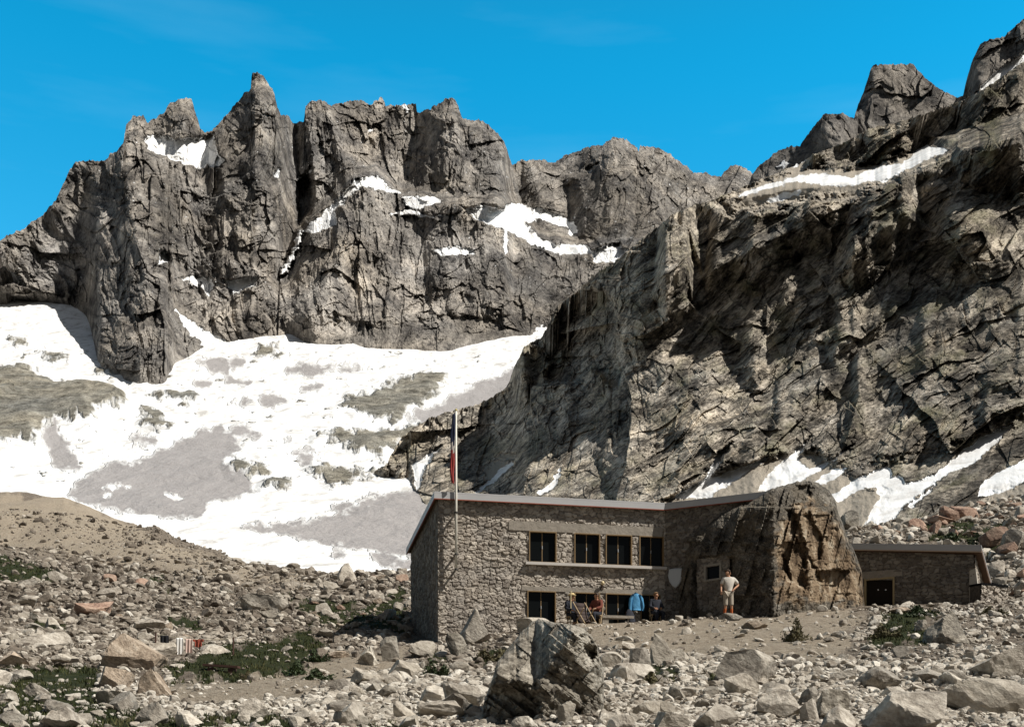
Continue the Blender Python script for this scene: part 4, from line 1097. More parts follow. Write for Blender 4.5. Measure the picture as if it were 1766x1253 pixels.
def scree():
    M, nt_, b = new_mat('scree_stones', 0.95, 0.1)
    t = NT(nt_)
    n = t.noise(t.pos(), 7.0, 5, 0.7)
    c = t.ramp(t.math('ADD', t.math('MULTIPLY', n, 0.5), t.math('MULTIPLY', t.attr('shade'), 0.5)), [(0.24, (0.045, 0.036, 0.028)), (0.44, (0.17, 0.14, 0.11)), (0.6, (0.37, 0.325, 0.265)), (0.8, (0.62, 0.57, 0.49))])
    t.l(c, b.inputs['Base Color']); t.l(t.bump(n, 0.05), b.inputs['Normal'])
    r = np.random.RandomState(5)
    N = 250000
    px = r.uniform(-200, 1980, N); Y = np.exp(r.uniform(math.log(11.5), math.log(125), N))
    Yc = interp([(c_[0], c_[1]) for c_ in CREST], px)
    py = HY - ground_z(px, Y) / Y * FPX
    dens = np.full(N, 0.30)
    for p_, w_ in zip(ROCKY, W_ROCKY):
        dens = np.maximum(dens, np.where(sd_poly(px, py, p_) < 4, w_, 0))
    dens = np.minimum(dens, 1.2) * (0.35 + 0.9 * np.clip(fbm((px - CX) / FPX * Y / 3.0, Y / 3.5, 120, 3) + 0.5, 0, 1))
    for p_ in SAND[:2]:
        dens = np.where(sd_poly(px, py, p_) < 4, 0.035, dens)
    for p_ in GRASS:
        dens = np.where(sd_poly(px, py, p_) < 0, dens * 0.12, dens)
    keep = (r.rand(N) < dens) & (Y < Yc + 2) & (py < 1275) & ~((px > 705) & (px < 1500) & (Y > 43.2) & (Y < 56)) & ~((px > 1440) & (px < 1710) & (Y > 44.5) & (Y < 51.5))
    px, Y, py = px[keep], Y[keep], py[keep]
    n_ = len(px)
    size = 0.05 * (Y / 22) ** 0.75 * r.rand(n_) ** -0.45
    size = np.minimum(size, 17.0 / FPX * Y)
    size *= np.where((py < 960) & (px < 600), 0.6, 1.0)
    z = rough_z(px, Y)
    big = size * FPX / Y > 6.5
    verts, faces, shades, off = [], [], [], 0
    for sel, sub in ((big, 2), (~big, 1)):
        P_, Y_, z_, s_, y_ = px[sel], Y[sel], z[sel], size[sel], py[sel]
        m_ = len(P_)
        base = [rock_verts(700 + k, sub, 9, 0.4, 0.8, rough=0.03 if sub == 2 else 0.0) for k in range(12)]
        nv = len(base[0][0])
        kk = r.randint(0, 12, m_)
        ang = r.uniform(0, 2 * np.pi, m_)
        bv = np.stack([q_[0] for q_ in base])[kk]; F = np.stack([q_[1] for q_ in base])[kk] + (np.arange(m_) * nv)[:, None, None] + off
        sx, sy, sz = s_ * r.uniform(0.8, 1.6, m_), s_ * r.uniform(0.7, 1.2, m_), s_ * r.uniform(0.4, 0.9, m_)
        x0, y0, z0 = bv[..., 0] * sx[:, None], bv[..., 1] * sy[:, None], (bv[..., 2] - 0.2) * sz[:, None]
        z0 = z0 + x0 * r.uniform(-0.4, 0.4, m_)[:, None]
        c, s = np.cos(ang)[:, None], np.sin(ang)[:, None]
        V = np.stack([x0 * c - y0 * s + ((P_ - CX) / FPX * Y_)[:, None], x0 * s + y0 * c + Y_[:, None], z0 + z_[:, None]], -1)
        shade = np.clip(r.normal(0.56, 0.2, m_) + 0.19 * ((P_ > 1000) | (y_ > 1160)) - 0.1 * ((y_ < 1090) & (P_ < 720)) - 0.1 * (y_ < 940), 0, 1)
        verts.append(V.reshape(-1, 3)); faces.append(F.reshape(-1, 3)); shades.append(np.repeat(shade, nv)); off += m_ * nv
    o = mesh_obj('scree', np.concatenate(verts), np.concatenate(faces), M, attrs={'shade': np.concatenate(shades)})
    tag(o, kind='stuff')
scree()

# ------------------------------------------------------------------ grass and shrubs
M_grass, nt_, b_ = new_mat('grass', 0.8, 0.1)
t_ = NT(nt_)
t_.l(t_.ramp(t_.math('ADD', t_.math('MULTIPLY', t_.noise(t_.pos(), 0.8, 4), 0.6), t_.math('MULTIPLY', t_.noise(t_.pos(), 14.0, 3), 0.4)), [(0.35, (0.014, 0.020, 0.007)), (0.5, (0.034, 0.042, 0.014)), (0.65, (0.11, 0.10, 0.045))]), b_.inputs['Base Color'])
def blades(px, Y, z, h, r, width=0.3):
    n = len(px)
    X = (px - CX) / FPX * Y
    a = r.uniform(0, 2 * np.pi, n); b = r.uniform(0, 2 * np.pi, n)
    wv = np.stack([np.cos(a), np.sin(a), 0 * a], -1) * (h * width * 0.5)[:, None]
    p = np.stack([X, Y, z], -1)
    tip = p + np.stack([np.cos(b) * h * 0.45, np.sin(b) * h * 0.45, h], -1)
    V = np.stack([p - wv, p + wv, tip], 1)
    return V.reshape(-1, 3), np.arange(3 * n).reshape(-1, 3)
def grass():
    r = np.random.RandomState(8)
    N = 260000
    px = r.uniform(-40, 1800, N); Y = np.exp(r.uniform(math.log(12.5), math.log(75), N))
    py = HY - ground_z(px, Y) / Y * FPX
    m = mask(px, py, GRASS, 8, 16, 26, 105)
    m = m * np.clip(fbm((px - CX) / FPX * Y / 1.1, Y / 1.4, 130, 3) + 0.55, 0, 1)
    keep = (r.rand(N) < m) & (py < 1290) & ~((px > 1440) & (px < 1700) & (Y > 44.5) & (Y < 51.5))
    px, Y = px[keep], Y[keep]
    V, F = blades(px, Y, rough_z(px, Y) - 0.01, r.uniform(0.04, 0.11, len(px)) * (Y / 22) ** 0.5, r, 0.35)
    tag(mesh_obj('grass', V, F, M_grass), kind='stuff')
grass()
def shrub(label, px, py, wpx, hpx, seed, mat, n=900):
    Y, z = ground_at(px, py)
    w_, h_ = wpx / FPX * Y, hpx / FPX * Y
    r = np.random.RandomState(seed)
    th = r.uniform(0, 2 * np.pi, n); u = r.rand(n) ** 0.5; k = r.rand(n) ** 0.6
    lump = 1 + 0.35 * np.sin(th * 3 + seed) + 0.2 * np.sin(th * 7 + 1)
    x, y = np.cos(th) * u * w_ * 0.5 * lump, np.sin(th) * u * w_ * 0.4 * lump
    zz = k * h_ * np.sqrt(np.clip(1.05 - u ** 2, 0, 1)) * (0.75 + 0.35 * np.sin(x * 9 / w_ + seed))
    s = r.uniform(0.5, 1.2, n) * max(w_, h_) * 0.075
    d1 = r.normal(size=(n, 3)); d1 /= np.linalg.norm(d1, axis=1)[:, None]
    d2 = np.cross(d1, r.normal(size=(n, 3))); d2 /= np.linalg.norm(d2, axis=1)[:, None]
    p = np.stack([x, y, zz], -1)
    V = np.stack([p - d1 * s[:, None], p + d2 * s[:, None] * 0.45, p + d1 * s[:, None], p - d2 * s[:, None] * 0.45], 1).reshape(-1, 3)
    root = empty('shrub', ((px - CX) / FPX * Y, Y + w_ * 0.3, z - 0.02))
    tag(root, label, 'shrub', 'low shrubs on the stony ground')
    mesh_obj('foliage', V, np.arange(4 * n).reshape(-1, 4), mat, root)
    st = MB()
    for i in range(7):
        a = i * 0.9 + seed
        st.tube([(0, 0, -0.03), (math.cos(a) * w_ * 0.18, math.sin(a) * w_ * 0.15, h_ * 0.4), (math.cos(a) * w_ * 0.34, math.sin(a) * w_ * 0.28, h_ * 0.7)], [0.02, 0.014, 0.006], 5)
    st.build('stem', M_twig, root)
M_twig = plain_mat('twig', (0.09, 0.06, 0.04))
M_shrub = plain_mat('shrub_leaf', (0.035, 0.05, 0.016), 0.7, 0.5, 6.0)
M_dry = plain_mat('dry_shrub_leaf', (0.10, 0.085, 0.04), 0.8, 0.5, 6.0)
for a in [('bright green shrub on the path left of the hut', 508, 1165, 50, 28, 1, M_shrub), ('dry green shrub right of the bright green one', 545, 1172, 46, 22, 2, M_shrub), ('dark shrub on the upper edge of the path', 545, 1142, 40, 26, 3, M_shrub),
          ('round dark green shrub below the hut corner', 752, 1168, 46, 34, 4, M_shrub), ('yellowish shrub on the slope under the pale pointed rock', 850, 1140, 54, 26, 5, M_dry), ('small dry bush in the sandy path', 422, 1172, 22, 18, 6, M_dry),
          ('dark bush beside the bare pale bank below the ochre block', 1374, 1106, 40, 42, 7, M_dry), ('green bush at the foot of the annex wall', 1588, 1062, 54, 20, 8, M_shrub), ('small bush right of the smooth white boulder', 1130, 1182, 54, 26, 9, M_dry),
          ('brown bush right of the tent-shaped boulder', 1716, 1062, 40, 22, 10, M_dry), ('green tuft growing between the pale stones by the bottom edge', 1408, 1196, 30, 16, 11, M_shrub), ('dark green bush on the slope right of the annex roof', 1716, 935, 56, 26, 12, M_shrub),
          ('low green shrub above the annex roof', 1640, 934, 60, 18, 13, M_shrub), ('small dark shrub near the shaded hut wall', 690, 1165, 40, 20, 14, M_dry), ('brown bush on the bank below the annex door', 1528, 1100, 46, 26, 15, M_dry)]:
    shrub(*a)
# ------------------------------------------------------------------ the stone hut
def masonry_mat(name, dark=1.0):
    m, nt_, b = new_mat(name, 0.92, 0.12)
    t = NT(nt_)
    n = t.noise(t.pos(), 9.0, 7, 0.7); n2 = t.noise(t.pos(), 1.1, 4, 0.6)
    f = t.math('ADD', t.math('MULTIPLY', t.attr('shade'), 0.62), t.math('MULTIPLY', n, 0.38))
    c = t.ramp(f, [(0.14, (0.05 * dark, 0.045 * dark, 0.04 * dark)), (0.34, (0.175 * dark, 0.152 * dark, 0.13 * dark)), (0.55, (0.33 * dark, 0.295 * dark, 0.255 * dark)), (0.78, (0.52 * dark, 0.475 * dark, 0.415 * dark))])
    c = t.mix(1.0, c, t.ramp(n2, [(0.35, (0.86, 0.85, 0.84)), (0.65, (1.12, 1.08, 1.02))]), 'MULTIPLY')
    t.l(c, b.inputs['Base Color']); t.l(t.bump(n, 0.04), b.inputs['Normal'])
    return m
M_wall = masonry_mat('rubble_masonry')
M_wall_shaded = masonry_mat('rubble_masonry_shaded', 0.55)  # darkened copy of the rubble masonry for the walls in shade
M_conc = plain_mat('concrete', (0.285, 0.25, 0.205), 0.9, 0.35, 5.0, 0.03, 0.2)
M_sill = plain_mat('pale_sill_stone', (0.52, 0.48, 0.43), 0.85, 0.15, 4.0)
M_zinc = plain_mat('zinc_fascia', (0.42, 0.41, 0.40), 0.55, 0.12, 2.0, 0.0, 0.4)
M_redwood = plain_mat('red_painted_wood', (0.28, 0.075, 0.04), 0.6, 0.25, 5.0)
M_soffit = plain_mat('soffit_wood', (0.12, 0.075, 0.05), 0.8, 0.3, 6.0, 0.0, 0.2, 0.0, (1, 6, 1))
M_frame = plain_mat('ochre_window_wood', (0.22, 0.145, 0.07), 0.6, 0.2, 10.0)
M_dark = M_dark
M_glass, nt_, b_ = new_mat('window_glass', 0.08, 0.5)
b_.inputs['Base Color'].default_value = (0.006, 0.007, 0.007, 1)
b_.inputs['Specular IOR Level'].default_value = 0.08
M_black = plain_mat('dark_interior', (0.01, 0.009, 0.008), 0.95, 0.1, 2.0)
M_doorshade = plain_mat('doorway_shade', (0.018, 0.014, 0.011), 0.8, 0.3, 4.0, 0.0, 0.1, 0.0, (8, 8, 0.5))

def masonry(name, o, d, width, zlo, zhi, n, parent, mat, holes=(), seed=0, res=0.034, amp=0.055, cw=0.25, ch=0.145, top=None):
    """rubble wall face: origin o (x,y), direction d, outward normal n (all horizontal, in the parent's space); holes = (u0,u1,z0,z1)"""
    us = np.arange(0, width + res * 0.5, res); us[-1] = width
    zs = np.arange(zlo, zhi + res * 0.5, res)
    for h in holes:                                   # snap grid lines to the openings
        for k in (0, 1): us[np.argmin(np.abs(us - h[k]))] = h[k]
        for k in (2, 3): zs[np.argmin(np.abs(zs - h[k]))] = h[k]
    U, Z = np.meshgrid(us, zs)
    wu = fbm(U / 0.5, Z / 0.4, seed + 1, 3) * 0.06; wz = fbm(U / 0.6, Z / 0.5, seed + 2, 3) * 0.06
    f1, f2, cid = voro((U + wu) / cw, (Z + wz) / ch, seed + 3, 0.9)
    e = sstep(-0.02, 0.16, f2 - f1)
    face = fbm(U / 0.11, Z / 0.09, seed + 5, 3) * 0.25
    hgt = amp * e * (0.35 + 0.9 * cid + face)
    X = o[0] + U * d[0] + n[0] * hgt; Y = o[1] + U * d[1] + n[1] * hgt
    Zz = Z.copy()
    if top is not None:
        k = np.clip((Z - zlo) / (zhi - zlo), 0, 1)
        Zz = zlo + (top(U) - zlo) * k
    shade = np.clip(0.26 + e * (0.10 + 0.55 * h01(np.floor(cid * 1e6).astype(np.int64), np.zeros(cid.shape, np.int64), seed + 9)), 0, 1)
    uc, zc = 0.5 * (U[:-1, :-1] + U[1:, 1:]), 0.5 * (Z[:-1, :-1] + Z[1:, 1:])
    keep = np.ones(uc.shape, bool)
    for h in holes:
        keep &= ~((uc > h[0]) & (uc < h[1]) & (zc > h[2]) & (zc < h[3]))
    F = grid_faces(len(zs), len(us), keep)
    if (Vector((d[0], d[1], 0)).cross(Vector((0, 0, 1)))).dot(Vector((n[0], n[1], 0))) < 0:
        F = F[:, ::-1]
    return mesh_obj(name, np.stack([X, Y, Zz], -1).reshape(-1, 3), F, mat, parent, attrs={'shade': shade})

TH = R(12)
C0 = Vector((-2.772, 44.0, 4.3))
hut = empty('stone_hut', C0, TH)
tag(hut, 'two-storey stone mountain hut with a flat zinc-edged roof and eight dark windows', 'hut')
ZB = C0.z
def uz(px, py):
    r = (px - CX) / FPX
    u = (r * 44.0 - C0.x) / (math.cos(TH) - r * math.sin(TH))
    return u, (HY - py) / FPX * (44.0 + u * math.sin(TH)) - ZB
WT = 10.40 - ZB
UL = uz(1147, 900)[0]
rows_u = [(912, 959), (990, 1034), (1044, 1089), (1102, 1144)]
zu0, zu1 = 8.07 - ZB, 9.27 - ZB
zl0, zl1 = 5.74 - ZB, 6.97 - ZB
openings = []
for a, b in rows_u:
    u0, u1 = uz(a, 940)[0], uz(b, 940)[0]
    openings.append((u0, u1, zu0, zu1))
for a, b in [(909, 958), (990, 1034), (1044, 1089), (1104, 1138)]:
    u0, u1 = uz(a, 1040)[0], uz(b, 1040)[0]
    openings.append((u0, u1, zl0, zl1))
masonry('wall', (-0.04, 0), (1, 0), UL + 0.04, -0.2, WT, (0, -1), hut, M_wall, [(a_ + 0.04, b_ + 0.04, c_2, d_2) for a_, b_, c_2, d_2 in openings], 40)
DW = 8.4
masonry('wall', (0, -0.04), (0, 1), DW + 0.04, -0.6, WT, (-1, 0), hut, M_wall_shaded, (), 60, res=0.05, top=lambda U: WT - 0.45 * U / DW)
# wing: from the inner corner towards the camera and right
WD = (math.cos(R(-40)), math.sin(R(-40))); WN = (-math.sin(R(40)) , -math.cos(R(40)))
WL = 4.25
masonry('wall', (UL, 0), WD, WL, 0.6, WT, WN, hut, M_wall_shaded, (), 80, res=0.045)
mb = MB()                                                    # plain back and far sides, inside faces of the front
ex, ey = UL + WD[0] * WL, WD[1] * WL
bx, by = ex - WN[0] * 7, ey - WN[1] * 7
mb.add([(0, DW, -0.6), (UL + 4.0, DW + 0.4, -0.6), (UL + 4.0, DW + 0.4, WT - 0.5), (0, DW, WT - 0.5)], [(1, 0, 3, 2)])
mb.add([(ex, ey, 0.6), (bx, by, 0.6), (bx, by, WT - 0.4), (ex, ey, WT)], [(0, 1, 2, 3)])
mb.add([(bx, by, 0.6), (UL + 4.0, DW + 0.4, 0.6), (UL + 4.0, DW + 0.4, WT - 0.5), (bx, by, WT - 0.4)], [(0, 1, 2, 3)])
mb.build('wall', M_wall_shaded, hut)
# the opening reveals and the dark rooms behind
for (u0, u1, z0, z1) in openings:
    g = MB()
    W, D = 0.034, 0.34
    for (a, b, c, d) in ((u0 - 0.004, u0 + W, z0, z1), (u1 - W, u1 + 0.004, z0, z1)):
        g.box(a, b, -0.085, 0.12, c, d)
    g.box(u0 + W, u1 - W, -0.085, 0.12, z1 - W, z1 + 0.003)
    g.box(u0 + W, u1 - W, -0.075, 0.12, z0 - 0.002, z0 + W)
    um = (u0 + u1) / 2
    g.box(um - 0.015, um + 0.015, 0.06, 0.10, z0 + W, z1 - W)
    fr = g.build('window', M_frame, hut)
    for a, b in ((u0 + W, um - 0.015), (um + 0.015, u1 - W)):
        MB().box(a, b, 0.07, 0.082, z0 + W, z1 - W).build('pane', M_glass, fr)
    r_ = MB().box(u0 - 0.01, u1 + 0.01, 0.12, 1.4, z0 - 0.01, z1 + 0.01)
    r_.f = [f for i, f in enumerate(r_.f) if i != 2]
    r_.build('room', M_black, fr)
    hb = MB().box(um - 0.012, um + 0.012, 0.03, 0.05, (z0 + z1) / 2 - 0.06, (z0 + z1) / 2 + 0.06)
    hb.build('handle', M_zinc, fr)
# concrete lintels and the long sill
uA, uB = uz(877, 900)[0], uz(1141, 900)[0]
MB().box(uA, uB, -0.072, 0.10, zu1 + 0.004, zu1 + 0.36).build('lintel', M_conc, hut)
MB().box(uA + 0.5, uB + 0.06, -0.068, 0.10, zl1 + 0.004, zl1 + 0.17).build('lintel', M_conc, hut)
s0 = uz(905, 975)[0]
MB().box(s0, UL, -0.22, 0.06, zu0 - 0.11, zu0 - 0.004).build('sill', M_sill, hut)
MB().box(uz(1044, 1060)[0], uz(1090, 1060)[0], -0.16, 0.06, zl0 - 0.12, zl0 - 0.004).build('sill', M_sill, hut)
# roof: one bent slab with a zinc edge, red batten and wooden soffit
zt = 10.56 - ZB
A = Vector((-0.22, -0.27, zt)); Bq = Vector((UL - 0.10, -0.27, zt)); Cq = Vector((ex, ey, zt)) + Vector((WN[0] * 0.27, WN[1] * 0.27, 0))
A2 = Vector((-0.22, DW + 0.2, zt - 0.47)); D2 = Vector((bx, by + 1.6, zt - 0.47))
roof = MB().slab([A, Bq, Cq, Vector((bx, by, zt - 0.3)), Vector((UL + 4, DW + 0.6, zt - 0.47)), A2], 0.055).build('roof', M_zinc, hut)
def strip(pts, h, t, z_off, name, mat, parent, out=0.0):
    m = MB()
    for p, q in zip(pts[:-1], pts[1:]):
        d = (q - p); d.z = 0; d.normalize(); n = Vector((d.y, -d.x, 0))
        a, b = p + n * out - Vector((0, 0, z_off)), q + n * out - Vector((0, 0, z_off))
        i = -n * t
        vs = [a, b, b + i, a + i, a - Vector((0, 0, h)), b - Vector((0, 0, h)), b + i - Vector((0, 0, h)), a + i - Vector((0, 0, h))]
        m.add(vs, [(0, 1, 2, 3), (7, 6, 5, 4), (0, 4, 5, 1), (1, 5, 6, 2), (2, 6, 7, 3), (3, 7, 4, 0)])
    return m.build(name, mat, parent)
strip([A2, A, Bq, Cq], 0.20, 0.03, 0.06, 'fascia', M_zinc, roof, 0.004)
strip([A2, A, Bq, Cq], 0.03, 0.05, 0.262, 'batten', M_redwood, roof, 0.008)
MB().slab([A + Vector((0.04, 0.04, -0.2)), Bq + Vector((0, 0.04, -0.2)), Cq + Vector((0, 0.03, -0.2)), Vector((bx, by, zt - 0.52)), Vector((UL + 4, DW + 0.5, zt - 0.68)), A2 + Vector((0.04, 0, -0.2))], 0.03).build('soffit', M_soffit, roof)
# drainpipe on the wing wall, shield plaque, wall lamp, little window
def wing_pt(px, py, off):
    """point on the wing wall (hut space) seen at (px, py), off metres in front of it"""
    r = (px - CX) / FPX
    o = Matrix.Rotation(TH, 3, 'Z') @ Vector((UL, 0, 0)) + Vector((C0.x, C0.y, 0))
    dd = Matrix.Rotation(TH, 3, 'Z') @ Vector((WD[0], WD[1], 0))
    s = (r * o.y - o.x) / (dd.x - r * dd.y)
    return Vector((UL + WD[0] * s + WN[0] * off, WD[1] * s + WN[1] * off, (HY - py) / FPX * (o.y + dd.y * s) - ZB))
p0, p1 = wing_pt(1196, 1022, 0.1), wing_pt(1196, 1082, 0.1)
MB().tube([p0, p1], 0.035, 8).build('drainpipe', plain_mat('pipe', (0.35, 0.32, 0.24), 0.5), hut)
# shield-shaped plaque, hanging on the wing wall
M_shield = plain_mat('pale_enamel', (0.46, 0.47, 0.47), 0.45, 0.12, 3.0)
pc = wing_pt(1167, 997, 0.16)
prof = [(-0.26, 0.36), (0.0, 0.38), (0.26, 0.36), (0.30, 0.10), (0.25, -0.12), (0.13, -0.30), (0.0, -0.40), (-0.13, -0.30), (-0.25, -0.12), (-0.30, 0.10)]
vs = [Vector((WD[0] * x - WN[0] * 0.0, WD[1] * x, z)) + pc for x, z in prof]
vb = [v - Vector((WN[0], WN[1], 0)) * 0.06 for v in vs]
vi = [pc + (v - pc) * 0.86 + Vector((WN[0], WN[1], 0)) * 0.03 for v in vs]
n_ = len(prof)
fs = [tuple(range(2 * n_, 3 * n_))] + [(i, (i + 1) % n_, 2 * n_ + (i + 1) % n_, 2 * n_ + i) for i in range(n_)] + [(i + n_, (i + 1) % n_ + n_, (i + 1) % n_, i) for i in range(n_)] + [tuple(reversed(range(n_, 2 * n_)))]
M4 = Matrix.Translation(C0) @ Matrix.Rotation(TH, 4, 'Z')
wv = [M4 @ v for v in vs + vb + vi]
b0 = M4 @ pc
sh = mesh_obj('shield', [v - b0 for v in wv], fs, M_shield, loc=b0)
tag(sh, 'pale grey shield-shaped plaque hanging on the shaded wall beside the windows', 'plaque')
# wall lamp between the storeys
ul, zl = uz(1037, 1010)
lm = empty('wall_lamp', M4 @ Vector((ul, -0.07, zl)), TH)
tag(lm, 'small wall lamp with a cream globe between the upper and lower windows', 'lamp')
MB().box(-0.06, 0.06, -0.03, 0.02, -0.14, 0.02).build('bracket', plain_mat('lamp_bracket', (0.06, 0.04, 0.03)), lm)
MB().tube([(0, -0.02, -0.05), (0, -0.10, -0.04), (0, -0.12, 0.02)], 0.018, 6).build('arm', plain_mat('lamp_arm', (0.06, 0.04, 0.03)), lm)
gv, gf = ico(2)
mesh_obj('globe', gv * np.array([0.075, 0.075, 0.085]) + np.array([0, -0.12, 0.09]), gf, plain_mat('cream_glass', (0.62, 0.5, 0.3), 0.25), lm, smooth=True)
# little window in the masonry beside the block
def block_Y(px):
    return float(interp([(1160, 46.0), (1200, 44.9), (1335, 42.3), (1400, 43.2), (1495, 45.4)], px))
q0, q1 = P(1215, 1003, block_Y(1215) - 0.35), P(1245, 1003, block_Y(1245) - 0.35)
dv = (q1 - q0); wl = dv.length; zz = (1003 - 974) / FPX * q0.y
lw = empty('masonry_niche', q0, math.atan2(dv.y, dv.x))
tag(lw, 'little square window in a patch of wall set beside the ochre block', 'window')
g = MB()
for a in ((0, 0.09, 0, zz), (wl - 0.09, wl, 0, zz), (0.09, wl - 0.09, zz - 0.09, zz), (0.09, wl - 0.09, 0, 0.07)):
    g.box(a[0], a[1], -0.05, 0.3, a[2], a[3])
g.build('frame', plain_mat('grey_window_frame', (0.26, 0.235, 0.195), 0.8), lw)
MB().box(0.09, wl - 0.09, 0.06, 0.075, 0.07, zz - 0.09).build('pane', M_glass, lw)
masonry('surround', (-0.35, 0.02), (1, 0), wl + 0.7, -1.75, zz + 0.25, (0, -1), lw, M_wall_shaded, [(0.35, 0.35 + wl, 0.0, zz)], 95, res=0.045)
MB().box(-0.35, wl + 0.35, 0.10, 1.2, -1.75, zz + 0.25).build('backing', M_wall_shaded, lw)

# flagpole and flag
pole_px, Yp = 784.0, None
upole = uz(784, 900)[0]
pw = M4 @ Vector((upole, -0.36, 0))
ztop, zbot = (HY - 708) / FPX * pw.y, (HY - 984) / FPX * pw.y
fp = empty('flagpole', Vector((pw.x, pw.y, zbot)), TH)
tag(fp, 'thin white flagpole standing off the front wall near its left corner', 'flagpole')
L = ztop - zbot
MB().tube([(0, 0, 0), (0, 0, L * 0.5), (0, 0, L)], [0.052, 0.045, 0.03], 10).build('pole', plain_mat('white_paint', (0.72, 0.68, 0.58), 0.6, 0.1), fp, smooth=True)
mesh_obj('finial', ico(2)[0] * 0.05 + np.array([0, 0, L + 0.03]), ico(2)[1], plain_mat('finial_paint', (0.6, 0.5, 0.2), 0.4), fp, smooth=True)
for zb_ in (0.05, 0.62, 2.2):
    br = MB().box(-0.03, 0.03, 0.03, 0.42, zb_ - 0.03, zb_ + 0.03)
    br.tube([(0, 0, zb_ - 0.035), (0, 0, zb_ + 0.035)], 0.07, 10)
    br.build('bracket', plain_mat('iron', (0.05, 0.045, 0.04), 0.6), fp)
# limp tricolour, hanging down beside the pole
M_fb = plain_mat('flag_blue', (0.010, 0.014, 0.035), 0.85, 0.15); M_fw = plain_mat('flag_white', (0.40, 0.36, 0.32), 0.85, 0.1); M_fr = plain_mat('flag_red', (0.26, 0.035, 0.028), 0.85, 0.15)
zf1, zf0 = (HY - 716) / FPX * pw.y - zbot, (HY - 832) / FPX * pw.y - zbot
nu, nv = 15, 60
vs, fs, mi = [], [], []
for j in range(nv + 1):
    s = j / nv
    z = zf1 + (zf0 - zf1) * s
    wd = 0.04 + 0.15 * math.sin(math.pi * min(1, s * 0.9 + 0.08)) ** 0.8
    for i in range(nu + 1):
        t = i / nu
        ph = t * 9.5 + s * 1.6
        vs.append((-0.035 - wd * (0.25 + 0.55 * t) - 0.055 * math.sin(ph) - 0.14 * max(0, s - 0.45) - 0.015 * math.sin(s * 14 + t * 4), -0.05 + 0.075 * math.cos(ph) + 0.02 * math.sin(s * 11), z + 0.03 * math.sin(t * 3.1) - 0.10 * t * s))
for j in range(nv):
    for i in range(nu):
        k = j * (nu + 1) + i
        fs.append((k, k + 1, k + nu + 2, k + nu + 1))
        v = j / nv + (i / nu - 0.5) * 0.10
        mi.append(0 if v < 0.44 else 1 if v < 0.54 else 2)
fl = mesh_obj('flag', vs, fs, [M_fb, M_fw, M_fr], smooth=True, midx=mi, loc=(pw.x, pw.y, zbot), rot=(0, 0, TH))
sm = fl.modifiers.new('thickness', 'SOLIDIFY'); sm.thickness = 0.006
tag(fl, 'limp blue, white and red flag hanging down beside the flagpole', 'flag')

# ------------------------------------------------------------------ the annex
PSI = R(-28)
a0 = P(1470, 1046, 47.9)
dA = Vector((math.cos(PSI), math.sin(PSI), 0))
rr1 = (1680 - CX) / FPX
LA = (rr1 * a0.y - a0.x) / (dA.x - rr1 * dA.y)
a1 = a0 + dA * LA
zA = 6.1
an = empty('stone_annex', Vector((a0.x, a0.y, zA)), PSI)
tag(an, 'low stone annex with a sloping roof and a black doorway, right of the ochre block', 'annex')
zr0, zr1 = (HY - 949) / FPX * a0.y - zA, (HY - 956) / FPX * a1.y - zA
def ua(px):
    r = (px - CX) / FPX
    return (r * a0.y - a0.x) / (dA.x - r * dA.y)
def za(px, py):
    return (HY - py) / FPX * (a0.y + dA.y * ua(px)) - zA
d0, d1 = ua(1491), ua(1543)
zd1, zd0 = za(1517, 996), za(1517, 1052)
masonry('wall', (0, 0), (1, 0), LA, -0.8, zr0, (0, -1), an, M_wall_shaded, [(d0, d1, zd0, zd1)], 120, res=0.036, top=None if abs(zr0 - zr1) < 0.05 else (lambda U: zr0 + (zr1 - zr0) * U / LA))
WAx = 4.2
masonry('wall', (LA, 0), (0, 1), WAx, -0.8, zr1, (1, 0), an, M_wall, [], 140, res=0.045, top=lambda U: zr1 - 0.25 * U)
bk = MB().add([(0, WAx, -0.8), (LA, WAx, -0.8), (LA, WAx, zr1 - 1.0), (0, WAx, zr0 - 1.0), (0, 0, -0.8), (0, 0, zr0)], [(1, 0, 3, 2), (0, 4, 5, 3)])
bk.build('wall', M_wall_shaded, an)
# tapering wedge at the right corner, coloured pale as the sunlit strip of wall
MB().add([(LA - 0.20, -0.10, -0.5), (LA + 0.34, -0.10, -0.5), (LA + 0.34, 0.9, -0.5), (LA - 0.20, 0.3, -0.5), (LA - 0.16, -0.06, zr1 - 0.62), (LA + 0.06, -0.06, zr1 - 0.55), (LA + 0.06, 0.2, zr1 - 0.6), (LA - 0.16, 0.2, zr1 - 0.6)],
         [(3, 2, 1, 0), (4, 5, 6, 7), (0, 1, 5, 4), (1, 2, 6, 5), (2, 3, 7, 6), (3, 0, 4, 7)]).build('lit_quoin', plain_mat('sunlit_pale', (0.44, 0.39, 0.32), 0.9, 0.2, 4.0, 0.03), an)
Ra, Rb = Vector((-0.5, -0.35, zr0 + 0.30)), Vector((LA + 0.30, -0.35, zr1 + 0.30))
Rc, Rd = Vector((LA + 0.30, WAx + 0.2, zr1 + 0.30 - 1.15)), Vector((-0.5, WAx + 0.2, zr0 + 0.30 - 1.15))
ar = MB().slab([Ra, Rb, Rc, Rd], 0.06).build('roof', M_zinc, an)
strip([Ra, Rb], 0.18, 0.03, 0.064, 'fascia', M_zinc, ar, 0.004)
strip([Rb, Rc], 0.18, 0.03, 0.064, 'fascia', M_soffit, ar, 0.004)
strip([Ra, Rb], 0.04, 0.05, 0.248, 'batten', plain_mat('pale_batten', (0.45, 0.33, 0.24), 0.7), ar, 0.007)
MB().slab([v + Vector((0, 0.04, -0.2)) for v in (Ra, Rb, Rc, Rd)], 0.03).build('soffit', M_soffit, ar)
dr = empty('doorway', (0, 0, 0)); dr.parent = an
g = MB()
